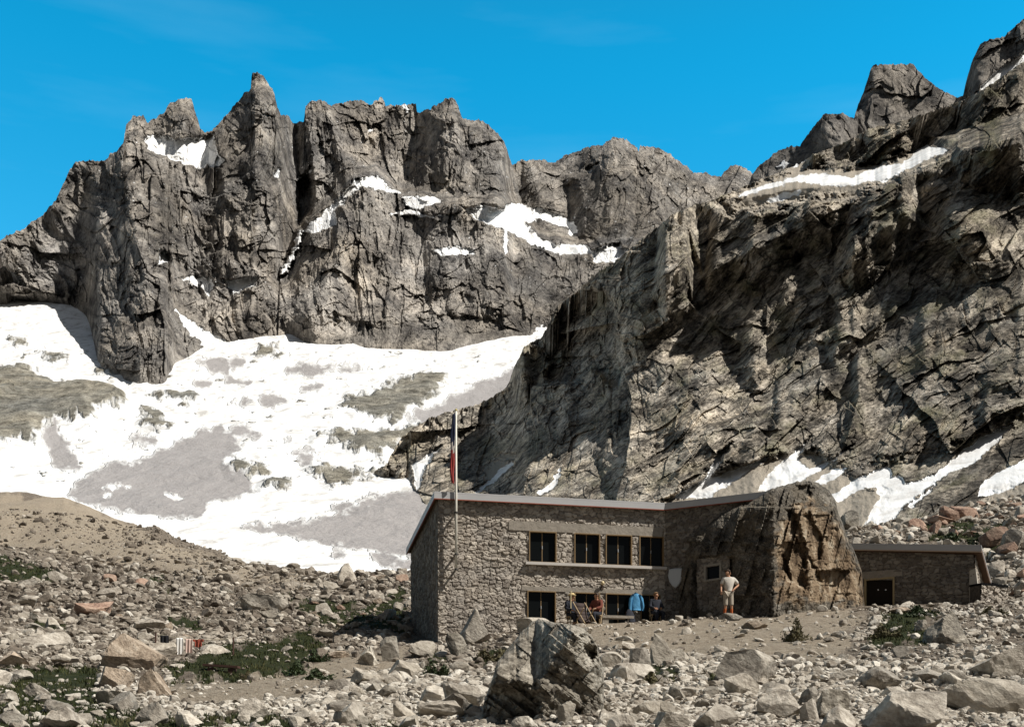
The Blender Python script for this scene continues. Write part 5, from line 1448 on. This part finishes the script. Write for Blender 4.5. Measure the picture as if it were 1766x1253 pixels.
g.box(d0, d0 + 0.07, -0.06, 0.14, zd0, zd1).box(d1 - 0.07, d1, -0.06, 0.14, zd0, zd1).box(d0 + 0.07, d1 - 0.07, -0.06, 0.14, zd1 - 0.07, zd1)
bpy.data.objects.remove(dr)
df = g.build('door_frame', plain_mat('door_frame_wood', (0.34, 0.26, 0.14), 0.7), an)
MB().box(d0 + 0.07, d1 - 0.07, 0.10, 0.14, zd0, zd1 - 0.07).build('door', M_doorshade, df)  # near-black panel, coloured as the shade inside the doorway
for px_ in (1514, 1527):                                      # two white discs standing in for glints of reflected light
    u_ = ua(px_)
    MB().tube([(u_, 0.06, za(px_, 1016)), (u_, 0.10, za(px_, 1016))], 0.028, 10).build('glint_disc', plain_mat('white_glint', (0.85, 0.85, 0.85), 0.3), df)
MB().box(d0 - 0.3, d1 + 0.3, -0.06, 0.1, zd1 + 0.004, zd1 + 0.28).build('lintel', M_conc, an)
# the little dry-stone wall at its right end
w0, w1 = P(1690, 1046, 45.0), P(1736, 1046, 45.6)
dw = w1 - w0
lw2 = empty('dry_stone_wall', Vector((w0.x, w0.y, w0.z - 0.3)), math.atan2(dw.y, dw.x))
tag(lw2, 'short low dry-stone wall at the right end of the annex', 'wall')
hw = (1046 - 1008) / FPX * 45 + 0.3
Lw = Vector((dw.x, dw.y, 0)).length
masonry('face', (0, 0), (1, 0), Lw, 0, hw, (0, -1), lw2, M_wall, (), 160, res=0.03, amp=0.09)
masonry('face', (Lw, 0), (0, 1), 0.5, 0, hw, (1, 0), lw2, M_wall, (), 161, res=0.03, amp=0.09)
MB().box(0.0, Lw, 0.0, 0.5, 0, hw).build('core', M_wall, lw2)
cp = MB()
r2 = random.Random(4)
x = -0.03
while x < Lw - 0.1:
    wd = r2.uniform(0.16, 0.34)
    cp.box(x, min(x + wd - 0.02, Lw + 0.05), -0.09, 0.5, hw - 0.01, hw + r2.uniform(0.06, 0.13)); x += wd
cp.build('coping', M_pale, lw2)
# ------------------------------------------------------------------ people
def skin_mesh(name, joints, bones, mat, parent, root=None, sub=2):
    names = list(joints)
    me = bpy.data.meshes.new(name)
    me.from_pydata([joints[k][:3] for k in names], [(names.index(a), names.index(b)) for a, b in bones], [])
    o = bpy.data.objects.new(name, me)
    COL.objects.link(o)
    md = o.modifiers.new('skin', 'SKIN')
    md.use_smooth_shade = True
    o.modifiers.new('sub', 'SUBSURF').levels = sub
    o.modifiers['sub'].render_levels = sub
    sv = me.skin_vertices[0].data
    for i, k in enumerate(names):
        r = joints[k][3]
        sv[i].radius = (r, r) if not isinstance(r, tuple) else r
        sv[i].use_root = (k == (root or names[0]))
    dg = bpy.context.evaluated_depsgraph_get()
    m2 = bpy.data.meshes.new_from_object(o.evaluated_get(dg))
    bpy.data.objects.remove(o); bpy.data.meshes.remove(me)
    m2.name = name
    m2.materials.clear(); m2.materials.append(mat)
    o2 = bpy.data.objects.new(name, m2)
    COL.objects.link(o2)
    o2.parent = parent
    return o2

def person(label, loc, rz, J, skin, shirt, trousers, shoes, hair, hat=None, socks=None, sleeves='short', legs='long', group=None):
    """J: joints of the pose (pelvis, spine, chest, neck, head, crown; sho/elb/wri/hand and hip/kne/ank/toe for l and r); x right, -y the way the person faces"""
    root = empty('person', loc, rz)
    tag(root, label, 'person', group)
    j = {'pelvis': (*J['pelvis'], 0.115), 'spine': (*J['spine'], 0.105), 'chest': (*J['chest'], 0.13), 'neck': (*J['neck'], 0.052), 'head': (*J['head'], (0.085, 0.095)), 'crown': (*J['crown'], 0.078)}
    bones = [('pelvis', 'spine'), ('spine', 'chest'), ('chest', 'neck'), ('neck', 'head'), ('head', 'crown')]
    f = (Vector(J.get('face', (0, -1, 0)))).normalized()
    hd = Vector(J['head'])
    j['nose'] = (*(hd + f * 0.115 + Vector((0, 0, 0.0))), 0.014); bones.append(('head', 'nose'))
    j['chin'] = (*(hd + f * 0.07 - Vector((0, 0, 0.085))), 0.03); bones.append(('neck', 'chin'))
    for s in 'lr':
        for k, r in (('sho', 0.062), ('elb', 0.042), ('wri', 0.029), ('hip', 0.088), ('kne', 0.058), ('ank', 0.042), ('toe', 0.035)):
            j[k + s] = (*J[k + s], r)
        bones += [('chest', 'sho' + s), ('sho' + s, 'elb' + s), ('elb' + s, 'wri' + s), ('pelvis', 'hip' + s), ('hip' + s, 'kne' + s), ('kne' + s, 'ank' + s), ('ank' + s, 'toe' + s)]
        e, w_ = Vector(J['elb' + s]), Vector(J['wri' + s])
        d = (w_ - e).normalized(); side = d.cross(f); side = side.normalized() if side.length > 0.1 else d.orthogonal().normalized()
        pal = w_ + d * 0.065
        j['pal' + s] = (*pal, (0.034, 0.018)); bones.append(('wri' + s, 'pal' + s))
        curl = d.cross(side).normalized()
        for q, (off, ln) in enumerate(((-0.030, 0.068), (-0.010, 0.080), (0.010, 0.075), (0.030, 0.058))):
            a = pal + side * off + d * 0.03; b = a + d * ln * 0.55 + curl * 0.010; c = b + d * ln * 0.35 + curl * 0.025
            for nm, p, r in (('a', a, 0.0095), ('b', b, 0.0085), ('c', c, 0.007)):
                j['f%d%s%s' % (q, nm, s)] = (*p, r)
            bones += [('pal' + s, 'f%da%s' % (q, s)), ('f%da%s' % (q, s), 'f%db%s' % (q, s)), ('f%db%s' % (q, s), 'f%dc%s' % (q, s))]
        ta = pal - side * 0.045 - d * 0.015; tb = ta - side * 0.02 + d * 0.04
        j['ta' + s] = (*ta, 0.011); j['tb' + s] = (*tb, 0.009)
        bones += [('pal' + s, 'ta' + s), ('ta' + s, 'tb' + s)]
    body = skin_mesh('body', j, bones, skin, root, 'pelvis')
    def sub(name, js, bs, mat, grow):
        jj = {k: (*j[k][:3], (j[k][3] if not isinstance(j[k][3], tuple) else j[k][3][0]) + grow) for k in js}
        return skin_mesh(name, jj, bs, mat, root, js[0])
    mid = {}
    for s in 'lr':
        j['slv' + s] = (*(Vector(J['sho' + s]).lerp(Vector(J['elb' + s]), 0.85)), 0.05)
        j['cuf' + s] = (*(Vector(J['kne' + s]).lerp(Vector(J['ank' + s]), 0.82)), 0.046)
        j['brf' + s] = (*(Vector(J['kne' + s]).lerp(Vector(J['ank' + s]), 0.10)), 0.056)
        j['sok' + s] = (*(Vector(J['kne' + s]).lerp(Vector(J['ank' + s]), 0.25)), 0.05)
    j['col'] = (*(Vector(J['chest']).lerp(Vector(J['neck']), 0.62)), 0.062)
    js, bs = ['spine', 'pelvis', 'chest', 'col'], [('pelvis', 'spine'), ('spine', 'chest'), ('chest', 'col')]
    for s in 'lr':
        js += ['sho' + s, 'slv' + s]; bs += [('chest', 'sho' + s), ('sho' + s, 'slv' + s)]
        if sleeves == 'long':
            js += ['elb' + s, 'wri' + s]; js.remove('slv' + s); bs[-1] = ('sho' + s, 'elb' + s); bs.append(('elb' + s, 'wri' + s))
    sub('shirt', js, bs, shirt, 0.03)
    end = 'cuf' if legs == 'long' else 'brf'
    js, bs = ['pelvis'], []
    for s in 'lr':
        js += ['hip' + s, 'kne' + s, end + s]; bs += [('pelvis', 'hip' + s), ('hip' + s, 'kne' + s), ('kne' + s, end + s)]
    sub('trousers', js, bs, trousers, 0.024)
    for s in 'lr':
        if socks is not None:
            sub('sock', ['sok' + s, 'ank' + s], [('sok' + s, 'ank' + s)], socks, 0.010)
        sub('shoe', ['ank' + s, 'toe' + s], [('ank' + s, 'toe' + s)], shoes, 0.018)
    # hair: a cap over the back and top of the head
    v, fc = ico(3)
    c0 = Vector(J['head']).lerp(Vector(J['crown']), 0.55)
    hv = v * np.array([0.098, 0.112, 0.095])
    keepv = (v @ np.array(f)) < 0.45 + 0.6 * (v[:, 2] > 0.35)
    kf = [tuple(q) for q in fc if keepv[list(q)].all() and v[list(q), 2].max() > -0.55]
    used = sorted({i for q in kf for i in q}); ix = {k: i for i, k in enumerate(used)}
    hp = hv[used] * (1 + 0.05 * np.sin(hv[used, 0:1] * 160) * np.cos(hv[used, 2:3] * 140)) + np.array(c0)
    mesh_obj('hair', hp, [tuple(ix[i] for i in q) for q in kf], hair, root, smooth=True)
    for sx in (-1, 1):                                        # eyes and ears
        sd = f.cross(Vector((0, 0, 1))).normalized()
        ev = ico(1)[0] * 0.011 + np.array(hd + f * 0.088 + sd * 0.033 * sx + Vector((0, 0, 0.022)))
        mesh_obj('eye', ev, ico(1)[1], M_black, root, smooth=True)
        ear = ico(1)[0] * np.array([0.016, 0.02, 0.032]) + np.array(hd + sd * 0.093 * sx)
        mesh_obj('ear', ear, ico(1)[1], skin, root, smooth=True)
    if hat is not None:
        m = MB(); cc = c0 + Vector((0, 0, 0.045))
        m.tube([cc + Vector((0, 0, -0.01)), cc + Vector((0, 0, 0.008))], [0.165, 0.15], 18)
        m.tube([cc + Vector((0, 0, 0.0)), cc + Vector((0, 0, 0.05)), cc + Vector((0, 0, 0.085))], [0.112, 0.105, 0.07], 18)
        m.build('hat', hat, root, smooth=True)
    return root
M_skin = plain_mat('skin', (0.42, 0.22, 0.13), 0.6, 0.1); M_white = plain_mat('white_cotton', (0.52, 0.48, 0.42), 0.9, 0.08, 6.0, 0.01)
M_khaki = plain_mat('pale_trousers', (0.34, 0.29, 0.23), 0.9, 0.1, 6.0, 0.01); M_sock = plain_mat('orange_socks', (0.46, 0.12, 0.035), 0.9, 0.1)
M_boot = plain_mat('boots', (0.05, 0.03, 0.02), 0.7); M_hair = plain_mat('brown_hair', (0.05, 0.03, 0.018), 0.7); M_blond = plain_mat('fair_hair', (0.22, 0.13, 0.06), 0.7)
M_navy = plain_mat('dark_cloth', (0.02, 0.022, 0.03), 0.9); M_orange = plain_mat('rust_pullover', (0.15, 0.045, 0.03), 0.9, 0.2); M_straw = plain_mat('straw_hat', (0.55, 0.43, 0.22), 0.9, 0.15)
M_wood = plain_mat('bench_wood', (0.40, 0.30, 0.18), 0.7, 0.25, 7.0, 0.0, 0.2, 0.0, (1, 6, 6)); M_brown = plain_mat('brown_plank', (0.07, 0.035, 0.025), 0.8, 0.3, 6.0)
stand = dict(pelvis=(0, 0, 0.93), spine=(0.01, 0.0, 1.12), chest=(0.02, -0.01, 1.34), neck=(0.0, -0.03, 1.50), head=(-0.03, -0.05, 1.61), crown=(-0.035, -0.04, 1.69), face=(-0.75, -0.65, -0.1),
    shol=(-0.17, 0.0, 1.41), elbl=(-0.26, 0.02, 1.16), wril=(-0.30, -0.10, 0.96), shor=(0.20, 0.0, 1.40), elbr=(0.40, 0.05, 1.20), wrir=(0.20, -0.10, 1.05),
    hipl=(-0.09, 0, 0.87), knel=(-0.11, -0.03, 0.48), ankl=(-0.13, 0.04, 0.09), toel=(-0.17, -0.12, 0.035), hipr=(0.09, 0, 0.87), kner=(0.10, -0.05, 0.48), ankr=(0.12, 0.0, 0.09), toer=(0.15, -0.17, 0.035))
def sit(h=0.45, lean=0.05, turn=(0.2, -0.9, 0.0), armx=0.0):
    return dict(pelvis=(0, 0, h + 0.08), spine=(0, 0.02 + lean * 0.3, h + 0.27), chest=(0, lean, h + 0.50), neck=(0, lean - 0.02, h + 0.66), head=(0.01, lean - 0.05, h + 0.77), crown=(0.01, lean - 0.045, h + 0.85), face=turn,
        shol=(-0.18, lean, h + 0.57), elbl=(-0.25, lean - 0.08, h + 0.32), wril=(-0.15 + armx, lean - 0.30, h + 0.25), shor=(0.18, lean, h + 0.57), elbr=(0.25, lean - 0.10, h + 0.32), wrir=(0.13 + armx, lean - 0.32, h + 0.26),
        hipl=(-0.10, -0.02, h + 0.06), knel=(-0.13, -0.44, h + 0.07), ankl=(-0.14, -0.42, 0.09), toel=(-0.16, -0.58, 0.035), hipr=(0.10, -0.02, h + 0.06), kner=(0.13, -0.44, h + 0.07), ankr=(0.12, -0.38, 0.09), toer=(0.14, -0.54, 0.035))
def terrace(px, Y):
    z = float(rough_z(np.array([float(px)]), np.array([Y]))[0])
    return Vector(((px - CX) / FPX * Y, Y, z))
person('standing man in a white shirt and pale trousers, one hand on his hip', terrace(1256, 41.9), R(8), stand, M_skin, M_white, M_khaki, M_boot, M_hair, socks=M_sock, legs='breeches')

def chair(label, loc, rz):
    c = empty('folding_chair', loc, rz); tag(c, label, 'chair')
    MB().box(-0.21, 0.21, -0.21, 0.20, 0.42, 0.45).build('seat', M_wood, c)
    b = MB().box(-0.21, 0.21, 0.19, 0.215, 0.60, 0.70).box(-0.21, 0.21, 0.205, 0.23, 0.78, 0.90); b.build('backrest', M_wood, c)
    for sx in (-1, 1):
        MB().tube([(sx * 0.2, -0.24, 0), (sx * 0.2, 0.02, 0.42), (sx * 0.2, 0.24, 0.92)], 0.016, 6).build('leg', M_wood, c)
        MB().tube([(sx * 0.175, 0.26, 0), (sx * 0.175, -0.18, 0.42)], 0.016, 6).build('leg', M_wood, c)
    return c
pA, pB, pC = terrace(986, 44.15), terrace(1029, 44.1), terrace(1131, 44.6)
seatZ = 0.0
chair('wooden folding chair under the person in the straw hat by the second lower window', pA, R(20))
person('seated person in dark clothes and a straw hat by the second lower window', pA + Vector((0, 0, 0.0)), R(30), sit(0.42, 0.06, (0.5, -0.8, 0)), M_skin, M_navy, M_navy, M_boot, M_hair, hat=M_straw, sleeves='long')
chair('wooden folding chair under the person in the rust pullover', pB, R(-20))
person('seated person in a rust-coloured pullover turned to the left on the terrace', pB, R(-35), sit(0.42, 0.03, (-0.5, -0.8, -0.1)), M_skin, M_orange, M_navy, M_boot, M_hair, sleeves='long')
chair('wooden folding chair at the right-hand lower window', pC, R(10))
person('fair-haired seated person in black at the right-hand lower window', pC, R(15), sit(0.42, 0.05, (0.2, -0.95, 0)), M_skin, M_navy, M_navy, M_boot, M_blond, sleeves='long')
# empty deck chair and a pole between the two seated people
dc = terrace(1008, 43.5)
d_ = empty('deck_chair', dc, R(25)); tag(d_, 'empty wooden deck chair frame between the two seated people', 'chair')
for sx in (-1, 1):
    MB().tube([(sx * 0.25, -0.5, 0.02), (sx * 0.25, 0.45, 0.95)], 0.02, 6).build('rail', M_wood, d_)
    MB().tube([(sx * 0.22, 0.42, 0.02), (sx * 0.22, -0.35, 0.62)], 0.02, 6).build('leg', M_wood, d_)
sl = MB(); n = 10
for i in range(n):
    a, b = i / n, (i + 1) / n
    f_s = lambda t: (-0.42 + 0.85 * t, 0.12 + 0.80 * t - 0.30 * math.sin(math.pi * t))
    y0, z0 = f_s(a); y1, z1 = f_s(b)
    sl.add([(-0.23, y0, z0), (0.23, y0, z0), (0.23, y1, z1), (-0.23, y1, z1)], [(0, 1, 2, 3)])
o_ = sl.build('sling', plain_mat('deck_chair_canvas', (0.05, 0.035, 0.03), 0.9, 0.2), d_, smooth=True)
o_.modifiers.new('thickness', 'SOLIDIFY').thickness = 0.006
q = terrace(984, 43.9)
st = MB().tube([(0, 0, 0), (0.01, 0.02, 0.7), (0.015, 0.03, 1.42)], [0.022, 0.02, 0.018], 7).build('walking_pole', plain_mat('pale_pole', (0.6, 0.5, 0.3), 0.6), loc=q)
tag(st, 'pale wooden pole stuck upright in front of the person in the straw hat', 'pole')
# bench under the third lower window
bq = terrace(1064, 44.4)
bn = empty('bench', bq, TH); tag(bn, 'long pale stone bench under the third lower window', 'bench')
MB().box(-0.62, 0.62, -0.2, 0.2, 0.36, 0.46).build('seat', M_conc, bn)
for sx in (-0.5, 0.5):
    MB().box(sx - 0.12, sx + 0.12, -0.16, 0.16, -0.1, 0.36).build('leg', M_conc, bn)
# blue jacket hung on the window frame
M_jacket = plain_mat('blue_jacket', (0.07, 0.25, 0.44), 0.8, 0.25, 9.0, 0.02)
uj, zj = uz(1094, 1024)
jr = M4 @ Vector((uj, -0.24, zj))
jk = empty('jacket', jr, TH); tag(jk, 'bright blue jacket hanging between the two right-hand lower windows', 'jacket')
def drape(name, prof, dy, parent, seed):
    """cloth tube from stacked ellipses: prof = (z, xcentre, halfwidth, halfdepth)"""
    n = 20; vs, fs = [], []
    for i, (z, xc, hw_, hd_) in enumerate(prof):
        for k in range(n):
            a = 2 * math.pi * k / n
            w_ = 1 + 0.10 * math.sin(3 * a + seed + z * 9) + 0.07 * math.sin(5 * a - z * 14 + seed)
            vs.append((xc + hw_ * w_ * math.cos(a), dy + hd_ * w_ * math.sin(a), z))
    for i in range(len(prof) - 1):
        for k in range(n):
            l = (k + 1) % n
            fs.append((i * n + k, i * n + l, (i + 1) * n + l, (i + 1) * n + k))
    fs.append(tuple(range(n))); fs.append(tuple(reversed(range((len(prof) - 1) * n, len(prof) * n))))
    return mesh_obj(name, vs, fs, M_jacket, parent, smooth=True)
drape('torso', [(0.02, 0, 0.05, 0.05), (-0.05, 0.0, 0.14, 0.07), (-0.14, 0.01, 0.19, 0.09), (-0.30, 0.01, 0.20, 0.10), (-0.46, 0.0, 0.20, 0.10), (-0.60, 0.01, 0.21, 0.11), (-0.66, 0.02, 0.20, 0.10)], 0.05, jk, 1)
drape('sleeve', [(-0.06, -0.14, 0.05, 0.05), (-0.2, -0.21, 0.07, 0.06), (-0.42, -0.245, 0.065, 0.06), (-0.62, -0.25, 0.055, 0.05), (-0.72, -0.25, 0.05, 0.045)], 0.0, jk, 2)
drape('sleeve', [(-0.06, 0.14, 0.05, 0.05), (-0.2, 0.21, 0.07, 0.06), (-0.42, 0.255, 0.065, 0.06), (-0.60, 0.27, 0.055, 0.05), (-0.68, 0.27, 0.05, 0.045)], 0.0, jk, 3)
MB().tube([(0, 0.2, 0.04), (0, 0.05, 0.05), (0, 0.02, 0.0)], 0.012, 6).build('hook', plain_mat('hook_iron', (0.05, 0.05, 0.05)), jk)
# rucksack leaning below the jacket
rq = terrace(1087, 44.5)
rk = empty('rucksack', rq, TH + 0.2); tag(rk, 'dark rucksack on the ground below the blue jacket', 'rucksack')
v, f = rock_verts(881, 3, 6, 0.6, 0.9, 0.03)
mesh_obj('bag', v * np.array([0.42, 0.32, 0.72]), f, M_navy, rk, smooth=True)
mesh_obj('pocket', v * np.array([0.26, 0.14, 0.26]) + np.array([0, -0.17, 0.12]), f, M_navy, rk, smooth=True)
for sx in (-0.1, 0.1):
    MB().tube([(sx, 0.13, 0.62), (sx, 0.22, 0.42), (sx, 0.16, 0.14)], 0.018, 6).build('strap', M_brown, rk)

# ------------------------------------------------------------------ washing line, plank
c0, c1 = P(268, 1092, 34.0), P(402, 1100, 34.5)
def post(p, label):
    z = float(rough_z(np.array([CX + p.x / p.y * FPX]), np.array([p.y]))[0])
    o = MB().tube([(0, 0, -0.1), (0.01, 0, p.z - z + 0.03)], [0.03, 0.024], 7).build('washing_line_post', M_brown, loc=(p.x, p.y, z)); tag(o, label, 'post')
post(c0, 'left post of the washing line beside the large tan boulder'); post(c1, 'right post of the washing line')
rp = MB(); pts = [c0.lerp(c1, i / 12) - Vector((0, 0, 0.10 * math.sin(math.pi * i / 12))) for i in range(13)]
rp.tube([p - c0 for p in pts], 0.008, 5)
tag(rp.build('washing_line', plain_mat('rope', (0.4, 0.35, 0.25)), loc=c0), 'rope strung between two posts beside the large tan boulder', 'washing line')
def garment(name, label, px, w_, h_, mat, seed, shape='towel'):
    t = (px - 268) / (402 - 268.0)
    p = c0.lerp(c1, t) - Vector((0, 0, 0.10 * math.sin(math.pi * t)))
    W, H = w_ / FPX * 34, h_ / FPX * 34
    nu, nv = 14, 14
    vs, fs = [], []
    for j in range(nv + 1):
        for i in range(nu + 1):
            s, u = j / nv, i / nu - 0.5
            k = 1.0
            if shape == 'shirt': k = 1.35 if s < 0.35 else 0.85
            vs.append((u * W * k, 0.03 * math.sin(u * 14 + seed) * (0.3 + s) - 0.012, -s * H * (1 - 0.12 * abs(u) * (seed % 3))))
    for j in range(nv):
        for i in range(nu):
            if shape == 'trousers' and j > 5 and abs(i - nu / 2 + 0.5) < 1.1: continue
            a = j * (nu + 1) + i
            fs.append((a, a + 1, a + nu + 2, a + nu + 1))
    o = mesh_obj(name, vs, fs, mat, smooth=True, loc=p + Vector((0, -0.015, 0)))
    o.modifiers.new('thickness', 'SOLIDIFY').thickness = 0.008
    tag(o, label, 'laundry', 'washing on the line')
M_wt = plain_mat('white_towel', (0.78, 0.75, 0.70), 0.95, 0.06); M_rd = plain_mat('red_cloth', (0.26, 0.06, 0.035), 0.9, 0.15); M_pk = plain_mat('pink_towel', (0.62, 0.45, 0.38), 0.9, 0.1); M_bk = plain_mat('black_trousers', (0.012, 0.012, 0.014), 0.9)
garment('trousers', 'black trousers hanging left of the white towels', 284, 15, 36, M_bk, 2, 'trousers')
garment('towel', 'long white towel hanging in the middle of the washing line', 310, 12, 40, M_wt, 3)
garment('towel', 'pinkish towel right of the long white towel', 326, 12, 34, M_pk, 4)
garment('shirt', 'red shirt on the washing line', 342, 14, 14, M_rd, 5, 'shirt')
Yq, zq = ground_at(385, 1158)
pl = empty('plank', P(352, 1148, Yq) , R(-6)); tag(pl, 'dark reddish plank lying on stones beside the path', 'plank')
lp = 62 / FPX * Yq
MB().box(0, lp, -0.12, 0.12, 0.0, 0.06, Matrix.Rotation(R(4), 4, 'Y')).build('board', M_brown, pl)
MB().box(0.05, lp * 0.9, -0.02, 0.3, -0.16, -0.10, Matrix.Rotation(R(4), 4, 'Y')).build('board', M_brown, pl)
for xx in (0.2, lp - 0.2):
    MB().box(xx - 0.07, xx + 0.07, -0.1, 0.2, -0.35, -0.03 - 0.05 * xx / lp).build('support', M_brown, pl)
